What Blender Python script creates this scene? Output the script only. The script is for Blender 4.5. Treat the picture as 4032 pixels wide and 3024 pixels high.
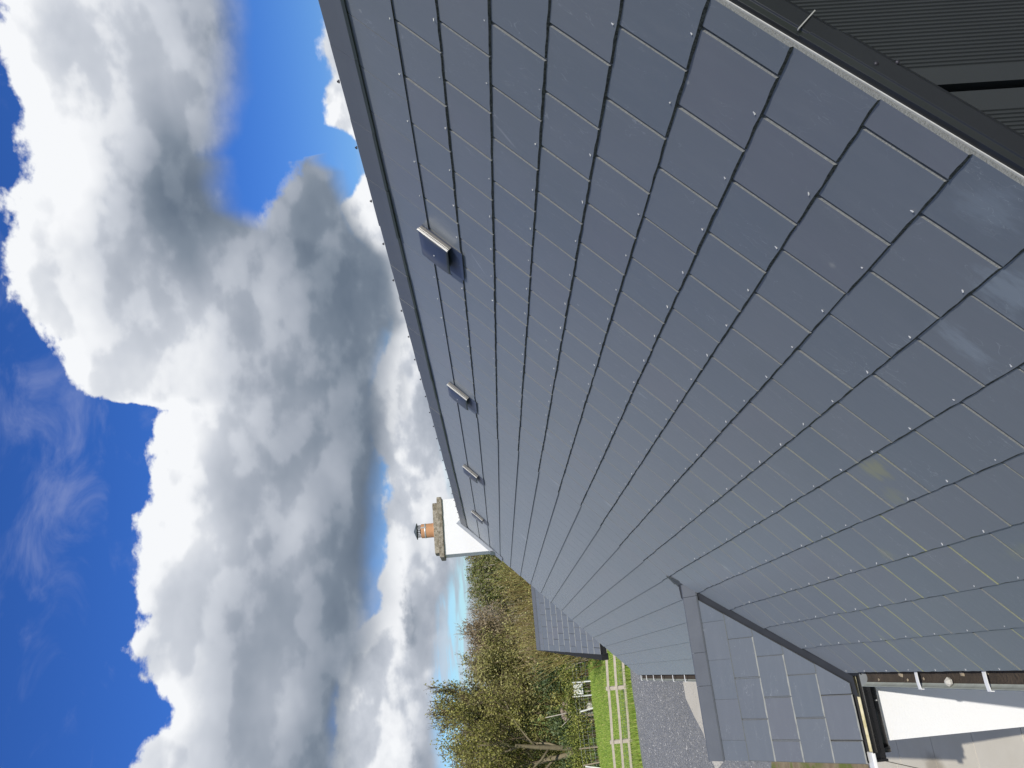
import bpy, bmesh, math, random
import numpy as np
from mathutils import Matrix, Vector

random.seed(7); RNG = np.random.default_rng(7)
R = math.radians
for o in list(bpy.data.objects): bpy.data.objects.remove(o)
scene = bpy.context.scene
COL = scene.collection

# ------------------------------------------------------------------ camera
CAM_POS = Vector((0.16993, -1.59804, 2.40573))
ROW_R = Vector((0.93345062, -0.34965261, -0.08008118))     # to the right of the person holding the phone
ROW_D = Vector((-0.08980908, -0.01166941, -0.99589063))    # down
ROW_F = Vector((0.34728126, 0.93680674, -0.0422948))       # forward
cam_d = bpy.data.cameras.new('camera')
cam_d.sensor_fit = 'HORIZONTAL'; cam_d.sensor_width = 36.0
cam_d.lens = 36.0 * 3082.4 / 4032.0
cam_d.clip_start = 0.05; cam_d.clip_end = 6000
cam = bpy.data.objects.new('camera', cam_d); COL.objects.link(cam)
M = Matrix.Identity(4)
X_, Y_, Z_ = ROW_D, ROW_R, -ROW_F           # the phone was held on its side
for i in range(3):
    M[i][0], M[i][1], M[i][2], M[i][3] = X_[i], Y_[i], Z_[i], CAM_POS[i]
cam.matrix_world = M
scene.camera = cam
scene.render.resolution_x, scene.render.resolution_y = 1024, 768

# ------------------------------------------------------------------ sun
SUN_FROM = Vector((0.209, -1.40, 1.0)).normalized()
sun_d = bpy.data.lights.new('sun', 'SUN'); sun_d.energy = 4.3; sun_d.angle = R(0.53)
sun_d.color = (1.0, 0.955, 0.89)
sun = bpy.data.objects.new('sun', sun_d); COL.objects.link(sun)
sun.rotation_euler = (-SUN_FROM).to_track_quat('-Z', 'Y').to_euler()
sun.location = (0, -20, 30)
SUN_EL = math.asin(SUN_FROM.z); SUN_ROT = math.atan2(SUN_FROM.x, SUN_FROM.y)

# ------------------------------------------------------------------ exposure
vs = scene.view_settings
vs.view_transform = 'Standard'; vs.look = 'None'; vs.exposure = 0.0; vs.gamma = 1.0
vs.use_curve_mapping = False

# ------------------------------------------------------------------ world: Nishita sky + cumulus bank
world = bpy.data.worlds.new('World'); scene.world = world; world.use_nodes = True
WN = world.node_tree.nodes; WL = world.node_tree.links; WN.clear()
class G:
    """tiny expression helper over a node tree"""
    def __init__(s, tree): s.t = tree; s.n = tree.nodes; s.l = tree.links
    def put(s, v, sock):
        if hasattr(v, 'is_output') or isinstance(v, bpy.types.NodeSocket): s.l.new(v, sock)
        else: sock.default_value = v
    def m(s, op, a, b=None, c=None, clamp=False):
        n = s.n.new('ShaderNodeMath'); n.operation = op; n.use_clamp = clamp
        s.put(a, n.inputs[0])
        if b is not None: s.put(b, n.inputs[1])
        if c is not None: s.put(c, n.inputs[2])
        return n.outputs[0]
    def vm(s, op, a, b=None, out=0):
        n = s.n.new('ShaderNodeVectorMath'); n.operation = op
        s.put(a, n.inputs[0])
        if b is not None: s.put(b, n.inputs[1])
        return n.outputs[out]
    def smooth(s, v, a, b, lo=0.0, hi=1.0):
        n = s.n.new('ShaderNodeMapRange'); n.interpolation_type = 'SMOOTHSTEP'
        s.put(v, n.inputs[0]); s.put(a, n.inputs[1]); s.put(b, n.inputs[2])
        n.inputs[3].default_value = lo; n.inputs[4].default_value = hi
        return n.outputs[0]
    def noise(s, vec, scale, detail=4, rough=0.5, lac=2.0, dist=0.0):
        n = s.n.new('ShaderNodeTexNoise'); n.inputs['Scale'].default_value = scale
        n.inputs['Detail'].default_value = detail; n.inputs['Roughness'].default_value = rough
        n.inputs['Lacunarity'].default_value = lac; n.inputs['Distortion'].default_value = dist
        s.put(vec, n.inputs['Vector']); return n.outputs['Fac']
    def vor(s, vec, scale, feature='F1', detail=0.0):
        n = s.n.new('ShaderNodeTexVoronoi'); n.feature = feature; n.inputs['Scale'].default_value = scale
        s.put(vec, n.inputs['Vector']); return n.outputs['Distance']
    def ramp(s, fac, stops, interp='LINEAR'):
        n = s.n.new('ShaderNodeValToRGB'); r = n.color_ramp; r.interpolation = interp
        while len(r.elements) < len(stops): r.elements.new(0.5)
        for e, (p, c) in zip(r.elements, sorted(stops, key=lambda q: q[0])):
            e.position = p; e.color = (c, c, c, 1) if not hasattr(c, '__len__') else (*c, 1)
        s.put(fac, n.inputs[0]); return n.outputs[0]
    def mix(s, f, a, b, mode='MIX'):
        n = s.n.new('ShaderNodeMix'); n.data_type = 'RGBA'; n.blend_type = mode
        s.put(f, n.inputs[0])
        s.put((*a, 1) if isinstance(a, tuple) and len(a) == 3 else a, n.inputs[6])
        s.put((*b, 1) if isinstance(b, tuple) and len(b) == 3 else b, n.inputs[7])
        return n.outputs[2]
    def xyz(s, v):
        n = s.n.new('ShaderNodeSeparateXYZ'); s.put(v, n.inputs[0]); return n.outputs
    def comb(s, x, y, z):
        n = s.n.new('ShaderNodeCombineXYZ'); s.put(x, n.inputs[0]); s.put(y, n.inputs[1]); s.put(z, n.inputs[2]); return n.outputs[0]

g = G(world.node_tree)
sky = WN.new('ShaderNodeTexSky'); sky.sky_type = 'NISHITA'; sky.sun_disc = False
sky.sun_elevation = SUN_EL; sky.sun_rotation = SUN_ROT
sky.altitude = 60; sky.air_density = 1.0; sky.dust_density = 0.4; sky.ozone_density = 2.2
tc = WN.new('ShaderNodeTexCoord')
DIR = g.vm('NORMALIZE', tc.outputs['Generated'])
dx, dy, dz = g.xyz(DIR)[0:3]
AZ = g.m('MULTIPLY', g.m('ARCTAN2', dx, dy), 57.29578)
EL = g.m('MULTIPLY', g.m('ARCSINE', dz), 57.29578)
# cloud-bank outlines, degrees of azimuth against degrees of elevation
TOP1 = [(-9.64, 23.7), (-3.39, 23.8), (-1.83, 23.04), (-0.81, 21.95), (0.04, 21.86), (1.97, 23.54), (4.13, 24.03), (6.19, 23.22), (8.35, 22.88), (10.3, 23.26), (12.62, 23.78), (14.87, 23.4), (16.78, 22.72), (19.06, 22.24), (20.53, 21.86), (21.48, 25.76), (22.15, 26.49), (23.85, 26.87), (25.26, 27.77), (27.3, 28.35), (29.02, 29.21), (30.67, 29.47), (36.3, 28.69), (41.34, 27.71), (45.53, 26.75), (48.18, 26.18), (55.44, 26.0)]
BASE1 = [(-10.93, 9.83), (-4.68, 10.04), (-1.87, 10.42), (-0.17, 10.02), (1.26, 9.48), (2.69, 8.58), (5.72, 7.85), (8.88, 7.51), (12.13, 7.33), (15.41, 6.76), (18.75, 6.53), (22.1, 6.1), (23.72, 5.3), (25.35, 4.63), (28.7, 4.75), (30.14, 6.41), (31.65, 10.04), (33.04, 13.62), (34.33, 15.85), (35.92, 16.15), (37.44, 15.69), (38.09, 16.17), (38.95, 15.39), (41.85, 14.23), (44.68, 13.72), (47.41, 13.39), (54.8, 12.01)]
TOPB = [(24.0, 5.46), (27.08, 10.53), (28.88, 15.55), (30.78, 15.72), (32.61, 14.28), (33.83, 13.51), (35.05, 12.74), (36.28, 12.42), (37.19, 12.08), (37.5, 11.18), (37.73, 8.0), (39.84, 4.5)]
BASEB = [(24.0, 5.53), (28.0, 5.22), (30.0, 5.36), (32.1, 7.27), (33.74, 7.73), (35.36, 8.18), (36.32, 8.38), (37.03, 9.64), (37.8, 9.6), (39.86, 6.22)]
TOP2 = [(-10.91, 11.35), (-4.68, 11.29), (1.29, 11.03), (2.72, 10.14), (4.16, 9.16), (5.01, 8.17), (5.91, 7.75), (7.21, 8.01), (8.79, 7.73), (10.4, 7.51), (12.04, 7.54), (13.67, 7.18), (15.37, 7.52), (17.01, 8.03), (18.75, 8.63), (20.39, 8.1), (22.02, 7.38), (25.29, 6.1), (28.01, 6.59), (30.0, 6.66), (32.07, 8.15), (33.74, 9.03), (35.31, 7.46), (36.2, 6.66), (37.11, 6.23), (38.41, 7.34), (39.44, 9.07), (40.94, 9.17), (42.36, 8.3), (44.38, 8.51), (47.11, 7.95), (54.5, 5.08)]
BASE2 = [(-11.48, 4.85), (-5.27, 4.56), (-0.75, 4.63), (0.72, 4.39), (2.2, 4.15), (3.72, 3.86), (5.25, 3.47), (6.77, 2.71), (8.35, 2.43), (11.62, 2.32), (14.96, 2.34), (21.73, 2.41), (34.94, 1.94), (46.76, 1.43), (54.28, 0.09)]
AZN = g.m('DIVIDE', g.m('ADD', AZ, 15.0), 75.0, clamp=True)
def curve(pts):
    st = [((a + 15.0) / 75.0, max(0.0, e) / 40.0) for a, e in pts]
    return g.m('MULTIPLY', g.ramp(AZN, st[:32]), 40.0)
# noise fields, in direction space, flattened a little so clouds are wider than tall
P0 = g.vm('MULTIPLY', DIR, (1.0, 1.0, 1.5))
N_mid = g.m('SUBTRACT', g.noise(P0, 9.0, 5, 0.52), 0.5)
PUP = g.vm('MULTIPLY', g.vm('ADD', DIR, (0.006, 0.0, 0.022)), (1.0, 1.0, 1.5))
N_up = g.m('SUBTRACT', g.noise(PUP, 9.0, 3, 0.50), 0.5)
BIL = g.m('SUBTRACT', g.noise(P0, 34.0, 4, 0.6), 0.5)
N_soft = g.m('SUBTRACT', g.noise(g.vm('ADD', P0, (3.1, 1.7, 0.4)), 6.0, 4, 0.5), 0.5)
REL = g.m('SUBTRACT', N_mid, N_up)                       # lit from above
EDGE = g.m('ADD', g.m('MULTIPLY', N_mid, 6.5), g.m('MULTIPLY', BIL, 2.6))
def bank(top, base, wt=0.45, wb=2.0, eb=3.0):
    T, B = curve(top), curve(base)
    ft = g.m('ADD', g.m('SUBTRACT', T, EL), EDGE)
    fb = g.m('ADD', g.m('SUBTRACT', EL, B), g.m('MULTIPLY', N_mid, eb))
    mask = g.m('MULTIPLY', g.smooth(ft, -wt * 0.5, wt), g.smooth(fb, -wb * 0.6, wb))
    t = g.m('DIVIDE', ft, g.m('MAXIMUM', g.m('SUBTRACT', T, B), 1.5), clamp=True)
    return mask, t, ft, fb
def blob(a, e, ra, re, amt):
    x = g.m('DIVIDE', g.m('SUBTRACT', AZ, a), ra); y = g.m('DIVIDE', g.m('SUBTRACT', EL, e), re)
    d2 = g.m('ADD', g.m('MULTIPLY', x, x), g.m('MULTIPLY', y, y))
    return g.m('MULTIPLY', g.m('POWER', 2.71828, g.m('MULTIPLY', d2, -1.0)), amt)
def addall(v): 
    r = v[0]
    for q in v[1:]: r = g.m('ADD', r, q)
    return r
CLOUD = lambda v: g.ramp(v, [(0.0, (0.14, 0.18, 0.24)), (0.22, (0.22, 0.265, 0.33)), (0.47, (0.38, 0.42, 0.49)), (0.75, (0.60, 0.635, 0.70)), (1.0, (0.93, 0.945, 0.97))])
m1, t1, ft1, fb1 = bank(TOP1, BASE1)
lum1 = g.ramp(t1, [(0.0, 0.90), (0.10, 0.80), (0.26, 0.56), (0.5, 0.42), (0.72, 0.22), (0.88, 0.06), (1.0, 0.16)], 'B_SPLINE')
feat = addall([blob(40, 22.5, 9, 4.5, 0.10), blob(35.3, 19.6, 4.5, 2.2, -0.30), blob(45, 17, 5, 2.5, 0.12), blob(18, 20.5, 4, 2.2, 0.26),
               blob(25.5, 19.5, 4, 2.5, 0.24), blob(11, 20, 2.6, 2.2, 0.24), blob(33, 24, 6, 3, 0.05), blob(25, 10, 7, 2.5, -0.12),
               blob(11, 13.4, 3.5, 1.2, 0.20), blob(7, 17, 5, 2, -0.10), blob(0, 14.5, 4, 2.2, 0.16), blob(17, 14, 4, 1.5, -0.08),
               blob(14.5, 10.2, 2.2, 0.9, 0.14), blob(45, 24, 4, 2, -0.05), blob(3.5, 20.5, 4, 2, 0.16)])
CRISP = g.m('SUBTRACT', g.smooth(g.m('ADD', REL, g.m('MULTIPLY', BIL, 0.05)), -0.05, 0.06), 0.5)
lum1 = addall([lum1, feat, 0.10, g.m('MULTIPLY', CRISP, 0.12), g.m('MULTIPLY', REL, 0.55), g.m('MULTIPLY', BIL, 0.12), g.m('MULTIPLY', N_soft, 0.46), g.smooth(g.m('ADD', AZ, g.m('MULTIPLY', N_soft, 12.0)), 29.0, 40.0, -0.03, 0.16)])
mB, tB, ftB, fbB = bank(TOPB, BASEB, 0.9, 1.2, 1.5)
lumB = addall([g.ramp(tB, [(0.0, 0.62), (0.12, 0.42), (0.5, 0.26), (1.0, 0.16)]), g.m('MULTIPLY', CRISP, 0.12), g.m('MULTIPLY', REL, 0.6), g.m('MULTIPLY', BIL, 0.15), g.m('MULTIPLY', N_soft, 0.35)])
EDGE = g.m('ADD', g.m('MULTIPLY', N_mid, 2.6), g.m('MULTIPLY', BIL, 1.4))
m2, t2, ft2, fb2 = bank(TOP2, BASE2, 0.35, 0.9, 2.0)
lum2 = addall([g.ramp(t2, [(0.0, 0.97), (0.3, 0.87), (0.6, 0.76), (1.0, 0.64)]), g.m('MULTIPLY', CRISP, 0.20), g.m('MULTIPLY', REL, 0.8), g.m('MULTIPLY', BIL, 0.40), g.m('MULTIPLY', N_soft, 0.42)])
# thin high wisps against the deep blue, and low streaks by the horizon
wn = g.noise(g.vm('MULTIPLY', DIR, (3.0, 3.0, 6.0)), 3.2, 5, 0.62, dist=0.6)
wisp = g.m('MULTIPLY', g.smooth(addall([wn, blob(12, 29.5, 9, 3.6, 0.20), blob(21, 28.5, 4, 3, 0.16)]), 0.56, 0.92), 0.50)
wisp = g.m('MULTIPLY', wisp, g.smooth(EL, 14.0, 24.0))
ln = g.noise(g.vm('MULTIPLY', DIR, (1.0, 1.0, 7.0)), 9.0, 4, 0.55)
low = g.m('MULTIPLY', g.smooth(addall([ln, blob(10, 1.0, 9, 0.9, 0.22), blob(1.5, 3.0, 2.2, 0.5, 0.10), blob(14, 2.2, 6, 1.6, 0.14)]), 0.46, 0.60), g.smooth(EL, 9.0, 3.0))
low = g.m('MULTIPLY', low, 0.75)
# sky strength and a slightly deeper blue, as a phone camera renders it
tint = g.mix(g.smooth(EL, 0.0, 16.0), (0.066, 0.092, 0.118), (0.028, 0.060, 0.128))
skyc = g.mix(1.0, sky.outputs[0], tint, 'MULTIPLY')
c = g.mix(wisp, skyc, (0.30, 0.36, 0.62))
c = g.mix(low, c, CLOUD(g.m('ADD', 0.62, g.m('MULTIPLY', N_soft, 0.8), clamp=True)))
c = g.mix(m2, c, CLOUD(g.m('ADD', lum2, 0.0, clamp=True)))
c = g.mix(mB, c, CLOUD(g.m('ADD', lumB, 0.0, clamp=True)))
c = g.mix(m1, c, CLOUD(g.m('ADD', lum1, 0.0, clamp=True)))
# broken cumulus added overhead and behind, out of view, to whiten the ambient light
N_far = g.noise(P0, 2.6, 4, 0.55)
m3 = g.m('MULTIPLY', g.smooth(N_far, 0.44, 0.54), g.smooth(EL, 33.0, 44.0))
c = g.mix(m3, c, CLOUD(g.m('ADD', 0.58, g.m('MULTIPLY', N_soft, 0.9), clamp=True)))
bg = WN.new('ShaderNodeBackground'); WL.new(c, bg.inputs[0]); bg.inputs[1].default_value = 1.0
world.cycles.sampling_method = 'NONE'
wo = WN.new('ShaderNodeOutputWorld'); WL.new(bg.outputs[0], wo.inputs[0])

# ------------------------------------------------------------------ helpers
def link(o, parent=None):
    COL.objects.link(o)
    if parent is not None:
        o.parent = parent; o.matrix_parent_inverse = WM[parent.name].inverted()
    return o
WM = {}
def tag(o, label=None, cat=None, group=None, kind=None):
    if label: o['label'] = label
    if cat: o['category'] = cat
    if group: o['group'] = group
    if kind: o['kind'] = kind
    return o
def empty(name, loc, label, cat, group=None):
    o = bpy.data.objects.new(name, None); o.empty_display_size = 0.2; o.location = loc
    COL.objects.link(o); WM[o.name] = Matrix.Translation(Vector(loc)); return tag(o, label, cat, group)
def mobj(name, mesh, parent=None, matrix=None):
    o = bpy.data.objects.new(name, mesh); link(o, parent)
    if matrix is not None: o.matrix_basis = matrix
    WM[o.name] = matrix.copy() if matrix is not None else Matrix.Identity(4)
    return o
class MB:
    """collects polygons; build() links ONE mesh object (world coordinates)"""
    def __init__(s): s.v = []; s.f = []; s.mi = []; s.sm = []; s.rnd = []
    def add(s, vs, fs, mi=0, smooth=False, rnd=0.0):
        b = len(s.v); s.v.extend([tuple(q) for q in vs])
        for f in fs: s.f.append([i + b for i in f]); s.mi.append(mi); s.sm.append(smooth); s.rnd.append(rnd)
    def box(s, x0, x1, y0, y1, z0, z1, mi=0, M=None):
        vs = [Vector((x, y, z)) for z in (z0, z1) for y in (y0, y1) for x in (x0, x1)]
        if M is not None: vs = [M @ q for q in vs]
        s.add(vs, [(0, 2, 3, 1), (4, 5, 7, 6), (0, 1, 5, 4), (2, 6, 7, 3), (0, 4, 6, 2), (1, 3, 7, 5)], mi)
    def prism(s, poly, d, mi=0):
        n = len(poly); d = Vector(d); a = [Vector(q) for q in poly]; vs = a + [q + d for q in a]
        nn = Vector((0, 0, 0))
        for i in range(n): nn += (a[i] - a[0]).cross(a[(i + 1) % n] - a[0])
        flip = nn.dot(d) > 0
        F = [list(range(n)), list(range(2 * n - 1, n - 1, -1))] + [[i, i + n, (i + 1) % n + n, (i + 1) % n] for i in range(n)]
        if flip: F = [f[::-1] for f in F]
        s.add(vs, F, mi)
    def tube(s, pts, rad, n=6, mi=0, cap=True, smooth=True, rnd=0.0):
        pts = [Vector(q) for q in pts]; rings = []
        if not hasattr(rad, '__len__'): rad = [rad] * len(pts)
        vs = []
        for i, q in enumerate(pts):
            t = (pts[min(i + 1, len(pts) - 1)] - pts[max(i - 1, 0)])
            t = t.normalized() if t.length > 1e-9 else Vector((0, 0, 1))
            u = t.cross(Vector((0.31, 0.17, 0.94)))
            if u.length < 1e-3: u = t.cross(Vector((1, 0, 0)))
            u.normalize(); w = t.cross(u)
            for k in range(n):
                a = 2 * math.pi * k / n; vs.append(q + u * (math.cos(a) * rad[i]) + w * (math.sin(a) * rad[i]))
        F = []
        for i in range(len(pts) - 1):
            for k in range(n):
                F.append([i * n + k, i * n + (k + 1) % n, (i + 1) * n + (k + 1) % n, (i + 1) * n + k])
        if cap: F += [list(range(n))[::-1], [(len(pts) - 1) * n + k for k in range(n)]]
        s.add(vs, F, mi, smooth, rnd)
    def lathe(s, c, prof, n=20, mi=0, smooth=True):
        c = Vector(c); vs = []
        for r, z in prof:
            for k in range(n):
                a = 2 * math.pi * k / n; vs.append(c + Vector((r * math.cos(a), r * math.sin(a), z)))
        F = [[i * n + k, i * n + (k + 1) % n, (i + 1) * n + (k + 1) % n, (i + 1) * n + k] for i in range(len(prof) - 1) for k in range(n)]
        s.add(vs, F, mi, smooth)
    def mesh(s, name, mats):
        me = bpy.data.meshes.new(name); me.from_pydata(s.v, [], s.f)
        for m in (mats if isinstance(mats, (list, tuple)) else [mats]): me.materials.append(m)
        me.polygons.foreach_set('material_index', s.mi); me.polygons.foreach_set('use_smooth', s.sm)
        if any(s.rnd):
            at = me.attributes.new('rnd', 'FLOAT', 'FACE'); at.data.foreach_set('value', s.rnd)
        me.update(); return me
    def build(s, name, mats, parent=None, bevel=0.0):
        o = mobj(name, s.mesh(name, mats), parent)
        if bevel:
            b = o.modifiers.new('bevel', 'BEVEL'); b.width = bevel; b.segments = 2; b.limit_method = 'ANGLE'; b.angle_limit = R(40)
        return o

# ------------------------------------------------------------------ materials
def material(name, fn):
    m = bpy.data.materials.new(name); m.use_nodes = True; t = m.node_tree; t.nodes.clear()
    q = G(t); b = t.nodes.new('ShaderNodeBsdfPrincipled'); o = t.nodes.new('ShaderNodeOutputMaterial')
    t.links.new(b.outputs[0], o.inputs[0]); fn(q, b); return m
def bump(q, b, h, strength=0.3, dist=0.01):
    n = q.n.new('ShaderNodeBump'); n.inputs['Strength'].default_value = strength; n.inputs['Distance'].default_value = dist
    q.put(h, n.inputs['Height']); q.l.new(n.outputs[0], b.inputs['Normal'])
def pos(q): return q.n.new('ShaderNodeNewGeometry').outputs['Position']
def rnd(q):
    a = q.n.new('ShaderNodeAttribute'); a.attribute_name = 'rnd'; i = q.n.new('ShaderNodeObjectInfo')
    return q.m('FRACT', q.m('ADD', a.outputs['Fac'], i.outputs['Random']))
def simple(name, col, rough=0.5, metal=0.0, var=0.12, scale=12.0, bumpk=0.15, bd=0.003, spec=0.5):
    def fn(q, b):
        p = pos(q); n = q.noise(p, scale, 6, 0.6)
        lo = tuple(c * (1 - var) for c in col); hi = tuple(min(1, c * (1 + var)) for c in col)
        q.put(q.mix(n, lo, hi), b.inputs['Base Color']); b.inputs['Metallic'].default_value = metal
        q.put(q.m('ADD', rough - 0.08, q.m('MULTIPLY', n, 0.16)), b.inputs['Roughness'])
        b.inputs['Specular IOR Level'].default_value = spec
        if bumpk: bump(q, b, q.noise(p, scale * 6, 4, 0.6), bumpk, bd)
    return material(name, fn)

TH = R(45.3); CT, ST = math.cos(TH), math.sin(TH)
SW, SG = 0.30, 0.24475                        # slate width, exposed gauge
S_DIR, A_DIR, N_DIR = Vector((CT, 0, ST)), Vector((0, 1, 0)), Vector((-ST, 0, CT))
def RP(a, s, h=0.0): return Vector((s * CT - h * ST, a, s * ST + h * CT))

def slate_fn(edge, tail=False):
    def fn(q, b):
        p = pos(q); r = rnd(q)
        x, y, z = q.xyz(p)[0:3]
        s = q.m('ADD', q.m('MULTIPLY', x, CT), q.m('MULTIPLY', z, ST))
        sa = q.comb(s, y, 0.0)                                   # along the slope, along the eaves
        streak = q.noise(q.vm('MULTIPLY', sa, (5.0, 22.0, 1.0)), 1.0, 7, 0.62, dist=0.5)
        cloudy = q.noise(p, 1.7, 4, 0.55)
        fine = q.noise(p, 160.0, 3, 0.6)
        if edge:
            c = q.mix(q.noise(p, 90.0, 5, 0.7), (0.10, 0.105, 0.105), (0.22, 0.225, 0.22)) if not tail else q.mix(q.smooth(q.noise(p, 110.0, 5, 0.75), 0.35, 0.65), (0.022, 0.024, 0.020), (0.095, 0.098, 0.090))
        else:
            c = q.mix(r, (0.104, 0.121, 0.143), (0.117, 0.130, 0.149))
            c = q.mix(q.m('MULTIPLY', q.smooth(q.m('FRACT', q.m('MULTIPLY', r, 7.31)), 0.72, 0.95), 0.5), c, (0.120, 0.124, 0.143))
            c = q.mix(q.smooth(streak, 0.42, 0.75, 0.0, 0.30), c, (0.135, 0.149, 0.168))
            c = q.mix(q.smooth(cloudy, 0.50, 0.75, 0.0, 0.35), c, (0.092, 0.110, 0.122))
            # pale riven ripples
            rp = q.noise(q.vm('ADD', q.vm('MULTIPLY', sa, (6.0, 17.0, 1.0)), q.comb(q.m('MULTIPLY', r, 40.0), 0.0, 0.0)), 1.0, 3, 0.5, dist=1.2)
            ln = q.m('ABSOLUTE', q.m('SUBTRACT', rp, 0.56))
            c = q.mix(q.m('MULTIPLY', q.smooth(ln, 0.006, 0.0), q.smooth(q.noise(p, 5.0, 3, 0.5), 0.45, 0.62, 0.0, 0.42)), c, (0.30, 0.32, 0.34))
            # chalky scuffs and droppings
            sc = q.noise(q.vm('MULTIPLY', sa, (2.6, 8.0, 1.0)), 1.0, 8, 0.66)
            c = q.mix(q.m('MULTIPLY', q.smooth(sc, 0.64, 0.73), q.smooth(q.noise(p, 0.55, 2, 0.5), 0.42, 0.60, 0.0, 0.50)), c, (0.32, 0.35, 0.38))
            dr = q.vor(p, 3.3)
            c = q.mix(q.m('MULTIPLY', q.smooth(q.m('ADD', dr, q.m('MULTIPLY', fine, 0.03)), 0.052, 0.036), 0.28), c, (0.42, 0.43, 0.40))
        if not edge:
            def patch(s0, a0, rs, ra, col, amt, nz=1.0, sx=9.0, ay=26.0, skew=0.0):
                dsv = q.m('DIVIDE', q.m('SUBTRACT', s, s0), rs); dav = q.m('DIVIDE', q.m('SUBTRACT', q.m('ADD', y, q.m('MULTIPLY', s, skew)), a0 + s0 * skew), ra)
                dd = q.m('SQRT', q.m('ADD', q.m('MULTIPLY', dsv, dsv), q.m('MULTIPLY', dav, dav)))
                return q.mix(q.m('MULTIPLY', q.smooth(q.m('ADD', dd, q.m('MULTIPLY', q.m('SUBTRACT', nn, 0.5), 2.6 * nz)), 1.0, 0.1), amt * 0.55), c_[0], col)
            c_ = [c]; nn = q.noise(q.vm('MULTIPLY', sa, (9.0, 26.0, 1.0)), 1.0, 5, 0.66)
            for a_ in [(1.17, 1.47, 0.085, 0.10, (0.30, 0.28, 0.05), 0.62), (1.03, 1.56, 0.07, 0.09, (0.27, 0.26, 0.07), 0.40), (0.78, 2.10, 0.05, 0.07, (0.30, 0.29, 0.08), 0.45), (0.62, 1.30, 0.05, 0.14, (0.24, 0.25, 0.09), 0.35),
                       (1.42, 0.21, 0.11, 0.10, (0.27, 0.32, 0.37), 0.55), (1.36, 0.50, 0.17, 0.05, (0.27, 0.32, 0.37), 0.50, 1.0, 9.0, 26.0, 0.25), (1.60, 0.02, 0.10, 0.10, (0.25, 0.30, 0.35), 0.35),
                       (3.114, 0.985, 0.085, 0.014, (0.36, 0.36, 0.36), 0.6, 0.5, 9.0, 26.0, 0.5), (3.30, 2.24, 0.085, 0.012, (0.40, 0.42, 0.44), 0.7, 0.5, 9.0, 26.0, 1.1), (1.805, 0.52, 0.018, 0.016, (0.36, 0.35, 0.31), 0.6, 0.5),
                       (2.94, 3.74, 0.07, 0.03, (0.38, 0.40, 0.42), 0.6), (2.69, 4.20, 0.07, 0.04, (0.38, 0.40, 0.42), 0.6), (2.5, 5.3, 0.08, 0.05, (0.38, 0.40, 0.42), 0.5), (2.0, 4.7, 0.07, 0.04, (0.36, 0.38, 0.41), 0.5), (2.73, 9.2, 0.10, 0.12, (0.38, 0.40, 0.42), 0.5), (1.065, 4.04, 0.06, 0.05, (0.36, 0.38, 0.40), 0.55)]:
                c_[0] = patch(*a_)
            c = c_[0]
        # algae on the damp lower courses by the porch valley
        al = q.noise(q.vm('MULTIPLY', sa, (1.6, 5.0, 1.0)), 1.0, 6, 0.6)
        zone = q.m('MULTIPLY', q.smooth(s, 1.9, 0.5), q.m('MULTIPLY', q.smooth(y, 0.6, 1.6), q.smooth(y, 4.25, 3.5)))
        thr = 0.42 if edge else 0.60
        c = q.mix(q.m('MULTIPLY', q.smooth(al, thr, thr + 0.16), q.m('MULTIPLY', zone, 0.5 if edge else 0.34)), c, (0.27, 0.28, 0.10))
        q.put(c, b.inputs['Base Color'])
        q.put(q.m('ADD', 0.34 if not edge else 0.75, q.m('MULTIPLY', streak, 0.12)), b.inputs['Roughness'])
        b.inputs['Specular IOR Level'].default_value = 0.30 if edge else 0.60
        if not edge:
            b.inputs['Sheen Weight'].default_value = 0.22; b.inputs['Sheen Roughness'].default_value = 0.35; b.inputs['Sheen Tint'].default_value = (0.80, 0.90, 1.0, 1)
        h = q.m('ADD', q.m('MULTIPLY', streak, 1.0), q.m('MULTIPLY', fine, 0.12 if not edge else 1.2))
        bump(q, b, h, 0.13 if not edge else 0.8, 0.006)
    return fn
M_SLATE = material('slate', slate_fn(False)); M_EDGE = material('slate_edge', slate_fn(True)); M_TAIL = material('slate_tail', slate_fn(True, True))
M_CUT = simple('sawn_edge', (0.46, 0.46, 0.44), 0.85, var=0.2, scale=30)
M_LITEDGE = simple('sunlit_slate_edge', (0.26, 0.265, 0.25), 0.8, var=0.25, scale=25)  # paler tail edge: sunlight on porch and outbuilding tails put into the colour
M_RIDGE = simple('ridge_tile', (0.095, 0.104, 0.118), 0.5, var=0.15, scale=5)
M_UNDER = simple('roof_underlay', (0.025, 0.025, 0.028), 0.9)
M_LEAD = simple('lead', (0.31, 0.33, 0.36), 0.5, 0.25, var=0.2, scale=9)
M_VALLEY = simple('valley_lining', (0.022, 0.024, 0.028), 0.42, var=0.25, scale=7)
M_BLACK = simple('black_plastic', (0.008, 0.008, 0.009), 0.28, var=0.2, bumpk=0.03)
M_TRIM = simple('anthracite_trim', (0.010, 0.0115, 0.0135), 0.33, 0.0, var=0.25, scale=4, bumpk=0.05)
M_CLAD = simple('anthracite_cladding', (0.019, 0.022, 0.0235), 0.5, var=0.15, scale=3, bumpk=0.05)
M_TRIMGREY = simple('dull_metal', (0.16, 0.155, 0.145), 0.5, 0.3, var=0.2)
M_VENT = simple('vent_plastic', (0.030, 0.042, 0.075), 0.40, var=0.15, bumpk=0.05)
M_ALU = simple('aluminium', (0.50, 0.49, 0.46), 0.42, 0.55, var=0.15, scale=30, bumpk=0.1)
M_STEEL = simple('steel', (0.62, 0.62, 0.60), 0.35, 0.25, var=0.08)
M_GREYPVC = simple('grey_gutter', (0.20, 0.215, 0.225), 0.45, var=0.2, scale=8)
M_WHITEPVC = simple('white_bracket', (0.72, 0.72, 0.70), 0.4, var=0.08)
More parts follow.
